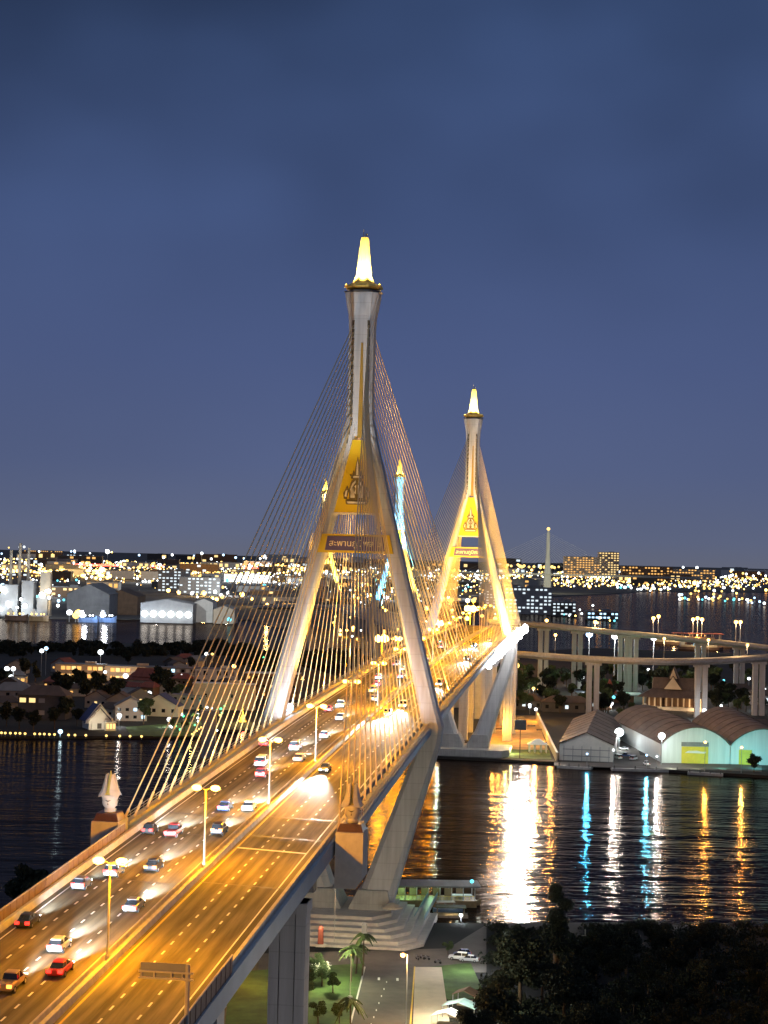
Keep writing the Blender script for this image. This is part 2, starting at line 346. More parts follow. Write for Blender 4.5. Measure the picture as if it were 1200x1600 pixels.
def make_pylon(s0, kscale=1.0, lit=1.0):
    g0 = MB()
    for sd in (-1, 1): g0.loft([octring(sd * t_, wt, ws, z) for z, t_, wt, ws in LEG])
    # shaft and flared head
    g0.loft([octring(0, w, d, z) for z, w, d in ((122.5, 2.0, 2.6), (127, 3.05, 3.02), (134, 3.1, 3.1), (150, 3.2, 3.25), (153, 3.35, 3.35), (156, 3.9, 3.9), (158.2, 4.25, 4.25), (158.8, 4.25, 4.25))])
    # lower tie beam under the deck
    g0.slab([(-15.5, 44.5), (15.5, 44.5), (14, 41.5), (-14, 41.5)], 1, -2.2, 2.2)
    p = g0.build('pylon', 'concrete_light', bridge, (0, s0, 0))
    # spire: pointed gilded cap with stepped skirt
    sp = MB(); sp.lathe([(3.6, 159.6), (4.5, 159.9), (4.7, 160.4), (4.3, 160.9), (3.1, 161.5), (2.45, 162.5), (2.0, 163.6), (2.08, 163.8), (2.0, 164.0), (1.75, 166), (1.45, 169), (1.1, 172.4), (.95, 173.2), (.5, 173.4), (.25, 173.5)], 8, ph=PI / 8)
    for i in range(8):
        a = i * PI / 4 + PI / 8; sp.lathe([(.5, 0), (.42, .5), (.05, 1.1)], 6, (4.6 * math.cos(a), 4.6 * math.sin(a), 160.2))
    sp.build('spire', 'gold', p)
    cl = MB(); cl.lathe([(4.0, 158.82), (5.1, 159.0), (5.1, 159.25), (3.7, 159.5), (3.7, 159.8)], 8, ph=PI / 8); cl.build('spire_collar', 'metal_dark', p)
    rod = MB(); rod.tube((-.35, 0, 173.3), (-.35, 0, 175.3), .12).ball((.4, 0, 174.0), .35); rod.build('lightning_rod', 'metal_grey', p)
    # yellow panels on the face
    for face in (-1,):
        y = face * 2.55
        zs = [103.2, 112, 121.5]; pl = MB()
        L_ = [(-(leg_t(z)[0] - leg_t(z)[1] * .8), z) for z in zs]; pl.slab(L_ + [(-x, z) for x, z in L_[::-1]], 1, y - .2, y + .5)
        pl.build('emblem_panel', 'panel_yellow', p)
        st = MB(); st.slab([(-.25, 122), (1.0, 122), (.85, 134), (.62, 146), (.15, 146), (.0, 134)], 1, -3.4, -2.5); st.build('shaft_recess_shade', 'recess_shade_bronze', p)  # coloured strip standing in for the recess's shaded, amber-lit side
        bt = MB(); hw = leg_t(103)[0] - leg_t(103)[1] + .3; bt.box((0, y - .2, 102.9), (2 * hw, .5, .5)); bt.build('panel_sill', 'cream', p)
    # anchor slots
    for i in range(14):
        z = 121.5 + i * 2.25
        for sd in (-1, 1):
            x = sd * (leg_t(z)[0] if z < 128 else 1.9); yy = -3.0 - (.3 if z > 126 else .08)
            MB().add([(x - .3, yy - .12, z + .95), (x + .3, yy - .12, z + .95), (x + .3 + sd * .12, yy - .12, z - .95), (x - .3 + sd * .12, yy - .12, z - .95),
                    (x - .3, yy + .3, z + .95), (x + .3, yy + .3, z + .95), (x + .3 + sd * .12, yy + .3, z - .95), (x - .3 + sd * .12, yy + .3, z - .95)],
                   [(0, 3, 2, 1), (4, 5, 6, 7), (0, 1, 5, 4), (1, 2, 6, 5), (2, 3, 7, 6), (3, 0, 4, 7)]).build('anchor_slot', 'dark_trim', p)
    # name sign on a cross beam
    bm_ = MB(); bm_.slab([(-9.7, 93.0), (9.7, 93.0), (8.6, 97.7), (-8.6, 97.7)], 1, -4.1, -3.3); bm_.box((0, 0, 95.2), (14.5, 4.0, 3.4)); bm_.build('crossbeam', 'panel_yellow', p)
    sg = MB(); sg.slab([(-7.6, 93.6), (7.8, 93.6), (7.2, 97.15), (-7.0, 97.15)], 1, -4.35, -4.102); sg.build('name_sign', 'sign_purple', p)
    text_mesh('lettering', 'สะพานภูมิพล ๒', 2.4, 'letter_gold', p, (0.1, -4.42, 95.35), 13.2, .14)
    # royal emblem in relief: tiered crown above a scrolled monogram with side sprays
    e = MB(); y0, y1 = -3.1, -2.752
    def ep(poly, a=y0, b_=y1): e.slab([(x, 104.6 + z) for x, z in poly], 1, a, b_)
    ep([(-2.7, .6), (2.7, .6), (2.9, 1.6), (2.3, 1.9), (-2.3, 1.9), (-2.9, 1.6)])
    ep([(-3.3, 2.0), (-2.6, 1.9), (-2.0, 4.3), (-2.5, 5.4), (-3.0, 4.3), (-3.5, 3.4)]); ep([(3.3, 2.0), (3.5, 3.4), (3.0, 4.3), (2.5, 5.4), (2.0, 4.3), (2.6, 1.9)])
    ep([(-1.9, 1.95), (1.9, 1.95), (2.1, 4.2), (1.7, 6.0), (1.0, 7.1), (-1.0, 7.1), (-1.7, 6.0), (-2.1, 4.2)])
    ep([(-1.5, 7.15), (1.5, 7.15), (1.9, 8.2), (1.3, 7.95), (1.0, 9.2), (.7, 8.6), (.35, 11.0), (0, 12.6), (-.35, 11.0), (-.7, 8.6), (-1.0, 9.2), (-1.3, 7.95), (-1.9, 8.2)])
    em = e.build('emblem', 'emblem_dark', p)
    e = MB()
    ep([(-2.3, .85), (2.3, .85), (2.45, 1.35), (-2.45, 1.35)], -3.25, -3.102)
    for sx in (-1, 1):
        ep([(sx * 3.1, 2.6), (sx * 2.6, 2.5), (sx * 2.4, 4.2), (sx * 2.8, 4.0)], -3.25, -3.102)
        ep([(sx * 1.6, 2.3), (sx * .5, 2.3), (sx * .5, 2.75), (sx * 1.3, 2.9), (sx * 1.7, 4.4), (sx * 1.2, 5.9), (sx * .4, 6.7), (sx * .35, 6.2), (sx * .9, 5.4), (sx * 1.2, 4.4), (sx * .9, 3.4), (sx * 1.6, 3.0)], -3.25, -3.102)
        ep([(sx * .25, 3.2), (sx * .7, 3.5), (sx * .3, 4.6), (sx * .65, 5.2), (sx * .2, 5.6)], -3.25, -3.102)
    ep([(-1.1, 7.35), (1.1, 7.35), (.9, 7.8), (-.9, 7.8)], -3.25, -3.102); ep([(-.3, 8.0), (.3, 8.0), (.18, 10.6), (0, 11.8), (-.18, 10.6)], -3.25, -3.102)
    e.build('emblem_relief', 'cream', p)
    # foot blocks
    fb = MB()
    for sd in (-1, 1): fb.slab([(sd * 1.0, -.5), (sd * 11.4, -.5), (sd * 11.2, 6.5), (sd * 10.6, 9.4), (sd * 3.2, 9.4), (sd * 1.0, 5.0)], 1, -6.2, 6.2)
    fb.build('foot_block', 'concrete', p)
    pd = MB()
    for i in range(6):
        w0, w1, f0, f1 = 30.5 - i * 1.9, 21.5 - i * 1.9, -29 + i * 2.9, 14 - i * .8
        pd.prism([(-w0, f0), (w1 - 4, f0), (w1, f0 + 6), (w1, f1), (-w0, f1)], -1 + .8 * i if i == 0 else .8 * (i - 1), .8 * i + .6)
    if s0 == 0: pd.build('plinth', 'stone', p)
    else: MB().prism([(-22, -15), (18, -15), (21, -9), (21, 14), (-22, 14)], -3, 3.2).build('plinth', 'concrete', p)
    # stays
    fans = []
    for dr in (-1, 1):
        span = 150 if ((dr < 0) == (s0 == 0)) else 193
        for i in range(17):
            sa = 15 + (span - 15) * i / 16.0; za = 121.5 + i * 1.83
            for sd in (-1, 1):
                x = sd * (leg_t(za)[0] if za < 128 else 1.9)
                fans.append((dr, i, (18.6 * sd, s0 + dr * sa, zd(s0 + dr * sa) + .5), (x, s0 + dr * 2.8, za)))
    return p, fans
p1, fans1 = make_pylon(0.0)
p2, fans2 = make_pylon(T2S)
rest = MB()
order = sorted(fans1 + fans2, key=lambda f: f[2][1]); far_main = order[100:]
for f in fans1 + fans2:
    if f in far_main: rest.tube(f[2], f[3], .13, 6)
    else:
        mb = MB().tube(f[2], f[3], .135, 6)
        d = (Vector(f[3]) - Vector(f[2])).normalized(); q = Vector(f[2])
        mb.tube(q, q + d * 4.0, .24, 6)
        mb.build('stay_cable', 'cable', bridge)
tag(rest.build('stay_cables', 'cable', bridge), kind='stuff')
# approach piers (near bank) and end pier brackets
def pier(s, zt, w=5.6, ts=(14.0, -11.0), top=-4.6):
    for t_ in ts:
        q = MB(); z1 = zd(s) + top
        for k, (dx, ww) in enumerate(((-w * .36, w * .27), (0, w * .40), (w * .36, w * .27))):
            q.box((t_ + dx, s + (0 if k == 1 else .25), z1 / 2 - .5), (ww, 4.4 if k != 1 else 3.6, z1 + 1))
        q.box((t_, s, z1 - .8), (w * 1.08, 4.9, 1.6))
        q.build('pier', 'concrete_light', bridge)
pier(-176, 0, 5.6, (15.2, -12.4)); pier(-228, 0, 5.4, (13.0, -11.4)); pier(-285, 0)
q = MB(); q.box((0, -150.5, zd(-150) - 6.6), (30, 3.2, 4.6)); q.build('pier_cap', 'concrete', bridge)
for s in (545, ): pier(s, 0, 6.0, (11, 0, -11), -4.0)
for s in (460, 500): pier(s, 0, 4.6, (16.5, 6, -6, -16.5), -4.0)

# ------------------------------------------------------------------ road surface and markings
def local(o): o.location = (X1, Y1, 0); o.rotation_euler.z = -TH; return o
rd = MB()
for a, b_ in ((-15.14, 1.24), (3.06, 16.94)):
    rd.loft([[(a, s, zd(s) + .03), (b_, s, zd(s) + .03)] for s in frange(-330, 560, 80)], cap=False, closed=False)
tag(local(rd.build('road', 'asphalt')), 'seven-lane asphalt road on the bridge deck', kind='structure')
mk = MB()
def strip(mb, t_, w, s0, s1, dz=.036):
    n = max(2, int((s1 - s0) / 25) + 2)
    mb.loft([[(t_ - w / 2, s, zd(s) + dz), (t_ + w / 2, s, zd(s) + dz)] for s in frange(s0, s1, n)], cap=False, closed=False)
for t_ in (-2.78, -6.58, -10.4, 7.7, 11.6):
    s = -300.0 + (t_ * 7 % 3)
    while s < 556: strip(mk, t_, .26 if s < 50 else .22, s, s + 1.7); s += 4.7
for t_ in (-14.2, 15.5): strip(mk, t_, .22, -320, 556)
strip(mk, .75, .2, -320, 556)
mk.add([(3.8, -161.9, zd(-162) + .042), (15.4, -164.2, zd(-164) + .042), (15.4, -163.3, zd(-163.3) + .042), (3.8, -161.0, zd(-161) + .042)], [(0, 1, 2, 3)])
tag(local(mk.build('lane_markings', 'paint_white')), 'white dashed lane markings on the bridge road', kind='structure')
my = MB(); strip(my, 3.75, .3, -320, 556); tag(local(my.build('lane_markings', 'paint_yellow')), 'yellow line beside the median', kind='structure')
jt = MB()
for s in (-187, -151.5, -134, 60, 150, 260):
    for a, b_ in ((-15.1, 1.2), (3.1, 16.9)): jt.loft([[(a, s + (0), zd(s) + .046), (b_, s - (b_ - a) * .18, zd(s) + .046)], [(a, s + .55, zd(s) + .046), (b_, s + .55 - (b_ - a) * .18, zd(s) + .046)]], cap=False, closed=False)
tag(local(jt.build('expansion_joints', 'dark_trim')), 'dark expansion joints across the road', kind='structure')

# ------------------------------------------------------------------ lotus statues on pedestals at the deck ends
def make_lotus(t_, label):
    s = -151.0; base = B(s, t_); z0 = zd(s)
    o = thing('lotus_finial', label, 'lotus statue', base, -TH, 'lotus finials at the end of the cable span')
    sg = 1 if t_ > 0 else -1
    q = MB(); q.slab([(-2.3, 1.6), (2.3, 1.6), (2.3, -6.0), (1.2, -7.6), (-2.3, -7.6)] if sg > 0 else [(-2.3, 1.6), (2.3, 1.6), (2.3, -7.6), (-1.2, -7.6), (-2.3, -6.0)], 1, -3.0, 3.4)
    q.build('pedestal', 'stone', o)
    q = MB(); q.loft([octring(0, 2.2, 2.4, 1.62, ch=.05), octring(0, 1.75, 1.9, 2.9, ch=.05)]); q.build('pedestal_cap', 'plaque', o)
    q = MB(); q.lathe([(1.25, 2.92), (1.25, 3.5), (.98, 3.62), (1.2, 3.9), (1.55, 4.4), (1.66, 4.9), (1.62, 5.3), (1.72, 5.75), (1.9, 6.2), (1.7, 6.5), (.6, 6.55)], 16); q.build('bud', 'stone', o, smooth=True)
    # carved band: a row of sepals on the bud, one part each
    for k in range(4):
        mt = Matrix.Rotation(k * PI / 2 - PI / 2, 3, 'Z')
        q = MB(); q.add([mt @ Vector(v) for v in ((1.69, -.75, 5.55), (1.80, 0, 5.12), (1.69, .75, 5.55), (1.84, 0, 5.42), (1.70, -.16, 4.5), (1.70, .16, 4.5))], [(0, 1, 3), (1, 2, 3), (4, 5, 1)]); q.build('sepal', 'dark_trim', o)
    q = MB(); q.lathe([(1.5, 6.4), (1.0, 7.2), (.62, 8.4), (.42, 9.6), (.3, 10.4), (.04, 11.4)], 10); q.build('core', 'gold', o)
    for k in range(4):
        mt = Matrix.Rotation(k * PI / 2 + PI / 4, 3, 'Z'); rings = []
        for z, r, w, th in ((6.15, 2.95, .10, .12), (6.3, 2.72, .62, .5), (6.55, 2.42, 1.15, .62), (7.1, 2.02, 1.18, .6), (7.9, 1.62, .98, .55), (7.9, 1.74, .98, .55), (8.8, 1.50, .80, .5), (9.7, 1.32, .6, .42), (10.4, 1.2, .36, .3), (10.75, 1.16, .08, .1), (9.7, 1.10, .5, .4), (10.5, .98, .22, .25), (10.8, .95, .05, .1)):
            rings.append([mt @ Vector(v) for v in ((r, -w * .15, z), (r - th * .45, -w, z), (r - th, -w * .6, z), (r - th, w * .6, z), (r - th * .45, w, z), (r, w * .15, z))])
        MB().loft(rings).build('petal', 'stone', o)
    for ch in o.children:
        if not ch.name.startswith('pedestal'): ch.scale = (.78, .78, .82); ch.location.z = 2.9 * .18
    return o
make_lotus(21.0, 'pale lotus-bud statue on its pedestal beside the empty golden carriageway')
make_lotus(-20.4, 'pale lotus-bud statue on its pedestal beside the busy carriageway, dark river behind')

# ------------------------------------------------------------------ street lamps on the median
def make_lamp():
    o = thing('street_lamp', '', 'street lamp', (0, 0, 0), -TH, 'double-armed lamps along the bridge median')
    q = MB(); q.tube((0, 0, .25), (0, 0, 12.2), .17, 8, .10); q.lathe([(.3, .3), (.3, .9), (.2, 1.1)], 8); q.build('pole', 'pole_paint', o)
    for sd in (-1, 1):
        a = MB(); a.tube((0, 0, 12.1), (sd * 1.1, 0, 12.5), .07, 6); a.build('arm', 'pole_paint', o)
        h = MB(); h.ball((sd * 1.45, 0, 12.55), .62, 10, 6, .42, 1.1, .6); hh = h.build('lamp_head', 'metal_grey', o)
        l = MB(); l.ball((sd * 1.45, 0, 12.40), .74, 12, 8, .62, 1.05, .85); l.build('bulb', 'lamp_sodium', hh, smooth=True)
    return o
lamp0 = make_lamp()
LS = [-231.5 + 53.0 * i for i in range(15)]
for i, s in enumerate(LS):
    P = B(s, 2.15)
    lb = 'double-armed sodium lamp on the median, %s along the deck from its near end' % ORD[i]
    if i == 0: o = lamp0; o.location = P; o['label'] = lb
    else: o = copy_tree(lamp0, P, label=lb)
    for sd in (-1, 1):
        L = B(s, 2.15 + sd * 1.6); lamp_light('POINT', (L.x, L.y, L.z + 12.0), (18000 if sd < 0 else 60000) * (1.5 if s > 20 else .5 if s > -30 else 1), SOD, .4)
s = LS[0] - 53
copy_tree(lamp0, B(s, 2.15), label='double-armed sodium lamp at the near end of the deck, just outside the view')
for sd in (-1, 1):
    L = B(s, 2.15 + sd * 1.6); lamp_light('POINT', (L.x, L.y, L.z + 12.0), 19000 if sd < 0 else 38000, SOD, .4)

# ------------------------------------------------------------------ cars on the deck
def hull(rings):  # (y, half width, z0, z1) -> rounded loft along y
    out = []
    for y, w, z0, z1 in rings:
        c = .12
        out.append([(-w + c, y, z0), (w - c, y, z0), (w, y, z0 + c), (w, y, (z0 + z1) / 2 + .05), (w - .06, y, z1 - c * .6), (w - .2, y, z1), (-w + .2, y, z1), (-w + .06, y, z1 - c * .6), (-w, y, (z0 + z1) / 2 + .05), (-w, y, z0 + c)])
    return MB().loft(out)
CARS = {
 'sedan': dict(body=[(-2.3, .78, .5, .88), (-2.2, .86, .3, .98), (-1.5, .9, .26, 1.0), (.9, .9, .26, .98), (2.0, .86, .28, .82), (2.3, .74, .36, .68)], cab=[(-1.75, .98, .72), (-1.05, 1.42, .60), (.25, 1.46, .60), (1.15, .98, .74)], wy=(-1.35, 1.4), wr=.33, end=2.3, tz=.78, hz=.62),
 'hatchback': dict(body=[(-1.95, .76, .5, .95), (-1.88, .84, .3, 1.02), (-1.2, .86, .26, 1.02), (.9, .86, .26, .98), (1.75, .82, .28, .82), (1.98, .7, .36, .68)], cab=[(-1.85, 1.0, .7), (-1.45, 1.46, .6), (.2, 1.5, .6), (1.1, .98, .72)], wy=(-1.2, 1.2), wr=.32, end=1.96, tz=.85, hz=.64),
 'suv': dict(body=[(-2.3, .82, .55, 1.0), (-2.22, .9, .38, 1.12), (-1.4, .93, .34, 1.12), (.9, .93, .34, 1.08), (2.0, .9, .36, .98), (2.3, .78, .45, .84)], cab=[(-2.2, 1.1, .8), (-1.9, 1.68, .68), (.2, 1.74, .68), (1.05, 1.08, .8)], wy=(-1.4, 1.4), wr=.38, end=2.3, tz=1.0, hz=.8),
 'pickup': dict(body=[(-2.6, .84, .55, 1.0), (-2.55, .9, .42, 1.05), (-.3, .92, .38, 1.05), (1.2, .92, .38, 1.05), (2.3, .9, .4, .98), (2.6, .78, .48, .85)], cab=[(-.55, 1.04, .82), (-.4, 1.66, .68), (.7, 1.7, .68), (1.45, 1.05, .8)], wy=(-1.65, 1.65), wr=.38, end=2.6, tz=.9, hz=.8),
 'van': dict(body=[(-2.5, .86, .5, 1.15), (-2.45, .92, .38, 1.2), (-1, .94, .34, 1.2), (1.4, .94, .34, 1.15), (2.2, .9, .36, 1.0), (2.45, .8, .45, .85)], cab=[(-2.42, 1.18, .84), (-2.3, 1.92, .74), (1.0, 1.98, .74), (1.9, 1.12, .82)], wy=(-1.5, 1.55), wr=.36, end=2.48, tz=1.1, hz=.78),
}
def make_car(kind, color, tail='taillight'):
    d = CARS[kind]; o = thing('car', '', 'car')
    hull(d['body']).build('body', 'car_' + color, o, smooth=False)
    gl = MB(); rings = []
    for y, z, w in d['cab']: rings.append((y, z, w))
    (y0, z0, w0), (y1, z1, w1), (y2, z2, w2), (y3, z3, w3) = rings
    gl.add([(-w0, y0, z0), (w0, y0, z0), (w1, y1, z1), (-w1, y1, z1), (-w2, y2, z2), (w2, y2, z2), (w3, y3, z3), (-w3, y3, z3)], [(0, 1, 2, 3), (4, 5, 6, 7), (0, 3, 4, 7), (1, 6, 5, 2), (3, 2, 5, 4)])
    gl.build('windows', 'glass_dark', o)
    rf = MB(); rf.loft([[(-w1 - .03, y1 - .06, z1), (w1 + .03, y1 - .06, z1), (w1 - .08, y1 + .05, z1 + .09), (-w1 + .08, y1 + .05, z1 + .09)], [(-w2 - .03, y2 + .06, z2), (w2 + .03, y2 + .06, z2), (w2 - .08, y2 - .05, z2 + .09), (-w2 + .08, y2 - .05, z2 + .09)]])
    for sd in (-1, 1):
        ym, zm = (y1 + y2) / 2, (z1 + z2) / 2; rf.box((sd * (w1 + w0) / 2, ym, (z0 + zm) / 2), (.12, .1, zm - z0))
    rf.build('roof', 'car_' + color, o)
    wv = MB()
    for yy in d['wy']:
        for sd in (-1, 1):
            w = MB().tube((sd * .68, yy, d['wr']), (sd * .94, yy, d['wr']), d['wr'], 12).build('wheel', 'rubber', o)
            MB().tube((sd * .93, yy, d['wr']), (sd * .96, yy, d['wr']), d['wr'] * .6, 8).build('rim', 'metal_grey', w)
    for sd in (-1, 1):
        q = MB(); q.box((sd * .62, -d['end'] + .02, d['tz']), (.52, .16, .34)); q.build('tail_light', tail, o)
        q = MB(); q.box((sd * .60, d['end'] - .1, d['hz']), (.32, .2, .2)); q.build('headlight', 'headlight', o)
    return o
CARP = {}
def put_car(kind, color, s, t_, label, rev=False, tail='taillight', pool=1.0):
    k = (kind, color, tail); P = B(s, t_, dz=.035); sl = .0277 - 2 * 3.527e-5 * s
    if k not in CARP: o = CARP[k] = make_car(*k)
    else: o = copy_tree(CARP[k], P)
    o.location = P; o.scale = (1.12,) * 3; o['label'] = label; o['group'] = 'cars driving over the bridge'
    o.rotation_euler = (-math.atan(sl) if rev else math.atan(sl), 0, -TH + (PI if rev else 0))
    sg = -1 if rev else 1
    if pool: lamp_light('SPOT', B(s + sg * (CARS[kind]['end'] + .25), t_, dz=.95), 190000 * pool, (.74, .86, 1.0) if not rev else (1.0, .95, .86), .6, B(s + sg * 30, t_, dz=-.2), R(30), 1.0)
L1, L2, L3, L4 = -.9, -4.7, -8.5, -12.3
for a in [
 ('sedan', 'red', -237, -2.0, 'red sedan lit bright by its brake lights in the lane beside the median', False, 'taillight', 1),
 ('hatchback', 'silver', -227, L2 - .6, 'silver hatchback one lane off the median, behind the first lamp post', False, 'taillight', 1.2),
 ('pickup', 'bronze', -244, L2 - 1, 'bronze pickup with amber tail lights nearest the near end of the deck', False, 'taillight_amber', .8),
 ('sedan', 'black', -216, -13, 'black sedan in the outer lane next to the fence', False, 'taillight', .6),
 ('sedan', 'grey', -205, -1.6, 'grey sedan with two red tail lights beside the median past the first lamp', False, 'taillight', 1.3),
 ('hatchback', 'grey', -194, L4, 'grey hatchback in the outer lane behind the first lamp head', False, 'taillight', .3),
 ('suv', 'silver', -185, -10, 'silver sport utility car heading for the lotus statue end', False, 'taillight', .8),
 ('sedan', 'black', -180, -5.2, 'black sedan with amber tail lights in the second lane off the median', False, 'taillight_amber', 1.1),
 ('suv', 'black', -151, -1.4, 'black sport utility car crossing the expansion joint beside the second lamp', False, 'taillight_amber', 1.2),
 ('pickup', 'red', -154, L3, 'red pickup on the expansion joint, third lane off the median', False, 'taillight', 1.2),
 ('hatchback', 'black', -153, -12.8, 'black hatchback in the outer lane beside the lotus statue', False, 'taillight', .8),
 ('sedan', 'blue', -129, -5.1, 'dark blue sedan beside a white taxi', False, 'taillight', .6),
 ('sedan', 'white', -128, L1, 'white taxi-like sedan in the lane beside the median before the third lamp', False, 'taillight_amber', 1.4),
 ('suv', 'red', -91, L2 - 1, 'red sport utility car braking behind a white van', False, 'taillight', .9),
 ('van', 'white', -77, L3, 'white van just ahead of the braking red car', False, 'taillight', 1.0),
 ('sedan', 'bronze', -68, -2.0, 'bronze sedan with glowing tail lights beside the median, fourth lamp', False, 'taillight_amber', .8),
 ('van', 'silver', -52, -5.6, 'silver van in the white pool of headlights', False, 'taillight', 2.0),
 ('hatchback', 'white', -30, -2.4, 'white hatchback beside the median just before the near pylon', False, 'taillight', 1.6),
 ('sedan', 'red', -47, -13.4, 'red sedan in the outer lane beside the fan of golden cables', False, 'taillight', .7),
 ('hatchback', 'red', 23, -9.7, 'red hatchback passing between the legs of the near pylon', False, 'taillight', .5),
 ('sedan', 'silver', 6, -4.0, 'silver sedan abreast of the near pylon', False, 'taillight_amber', 1.0),
 ('pickup', 'white', 34, -8.0, 'white pickup just beyond the near pylon', False, 'taillight', .5),
 ('suv', 'bronze', 52, L1, 'bronze sport utility car beyond the near pylon beside the median', False, 'taillight_amber', .6),
 ('van', 'yellow', 76, -4.5, 'yellow van out on the main span', False, 'taillight_amber', .5),
 ('sedan', 'pink', 97, -5.9, 'pink taxi on the main span with red tail lights', False, 'taillight', .7),
 ('suv', 'white', 120, -8.2, 'white sport utility car on the main span ahead of the pink taxi', False, 'taillight', .9),
 ('hatchback', 'blue', 128, -2.0, 'blue hatchback on the main span beside the median', False, 'taillight', .9),
 ('sedan', 'green', 158, -5, 'green sedan near the middle of the main span', False, 'taillight', .8),
 ('pickup', 'silver', 176, -9, 'silver pickup in the third lane near mid-span', False, 'taillight', .8),
 ('van', 'grey', 205, -1.5, 'grey van at mid-span beside the median', False, 'taillight', .8),
 ('sedan', 'red', 228, -6, 'red sedan past mid-span in the second lane', False, 'taillight', .8),
 ('suv', 'grey', 262, -10, 'grey sport utility car queueing towards the far pylon', False, 'taillight', .8),
 ('sedan', 'white', 285, -3, 'white sedan in the queue near the far pylon', False, 'taillight', .8),
 ('hatchback', 'green', 318, -6.2, 'green hatchback in the queue near the far pylon', False, 'taillight', .8),
 ('sedan', 'black', -81, 5.6, 'black sedan coming on with dazzling headlights past the lotus statue', True, 'taillight', 2.2),
 ('suv', 'white', 38, 8.6, 'white sport utility car coming on with bright headlights beside the pylon leg', True, 'taillight', 2.2),
 ('sedan', 'silver', 19, 6.6, 'silver sedan leading the oncoming pair beside the near pylon leg', True, 'taillight', 2.2),
 ('van', 'white', 104, 12.6, 'white van oncoming in the outer lane seen past the pylon leg', True, 'taillight', 1.5),
 ('pickup', 'black', 214, 12.9, 'black pickup oncoming near the white floodlit edge', True, 'taillight', 1.5),
 ('sedan', 'blue', 300, 9.6, 'blue sedan oncoming before the far pylon', True, 'taillight', 1.5),
 ('hatchback', 'silver', 345, 13.2, 'silver hatchback oncoming at the far pylon', True, 'taillight', 1.5)]:
    put_car(*a[:5], rev=a[5], tail=a[6], pool=a[7])

P = B(14, -18.9); o = thing('guard_booth', 'small booth with bright bluish windows at the foot of the near pylon leg', 'booth', P, -TH)
MB().box((0, 0, 1.3), (2.0, 3.2, 2.6)).build('wall', 'wall_white', o); MB().box((0, 0, 2.75), (2.5, 3.8, .25)).build('roof', 'metal_grey', o)
for x, y, w, d in ((0, -1.63, 1.5, .08), (1.03, 0, .08, 2.4)): MB().box((x, y, 1.6), (w, d, 1.3)).build('window', 'screen_blue', o)
lamp_light('POINT', P + Vector((.4, -3.2, 3.2)), 1500, (.6, .8, 1), .3)
P = B(-47, -18.6); o = thing('marker_lamp', 'red warning lamp on the deck edge between the golden cables', 'signal lamp', P, -TH); MB().tube((0, 0, 0), (0, 0, 2.2), .1, 6).build('post', 'metal_grey', o); MB().ball((0, 0, 2.5), .5, 10, 6).build('lamp', 'lamp_red', o)
# ------------------------------------------------------------------ fences and gantry on the approach
def fence(t_, s0, s1, label, group=None):
    o = thing('noise_fence', label, 'fence', B((s0 + s1) / 2, t_), -TH); sm = (s0 + s1) / 2; zm = zd(sm)
    q = MB(); q.loft([[(-.04, s - sm, zd(s) - zm + .02), (.04, s - sm, zd(s) - zm + .02), (.04, s - sm, zd(s) - zm + 2.1), (-.04, s - sm, zd(s) - zm + 2.1)] for s in frange(s0, s1, 12)]); q.build('panel', 'fence_panel', o)
    q = MB(); q.loft([[(-.1, s - sm, zd(s) - zm + 2.102), (.1, s - sm, zd(s) - zm + 2.102), (.1, s - sm, zd(s) - zm + 2.25), (-.1, s - sm, zd(s) - zm + 2.25)] for s in frange(s0, s1, 12)]); q.build('top_rail', 'barrier', o)
    s = s0 + .2
    while s < s1: MB().box((0, s - sm, zd(s) - zm + 1.05), (.2, .14, 2.1)).build('post', 'wall_brown', o); s += 2.6
fence(18.0, -310, -233, 'brown panelled fence along the empty golden carriageway by the gantry sign')
fence(-16.35, -310, -156, 'brown panelled fence along the busy carriageway ending at the lotus statue')
P = B(-257, 17.3)
o = thing('gantry_sign', 'cantilever road sign on a pale post, seen from its back, above the empty carriageway', 'road sign', P, -TH)
q = MB(); q.tube((.75, 0, -1.5), (.75, 0, 7.5), .24, 10); q.build('post', 'pole_paint', o)
for z in (5.9, 6.6): MB().box((-1.6, -.15, z), (6.0, .18, .18)).build('beam', 'pole_paint', o)
q = MB(); 
for x in (-4.3, -2.9, -1.0, .2): q.box((x, -.15, 6.25), (.14, .14, .52))
q.build('bracing', 'pole_paint', o)
MB().box((-1.8, .1, 6.75), (5.3, .1, 1.5)).build('sign_board', 'wall_grey', o)

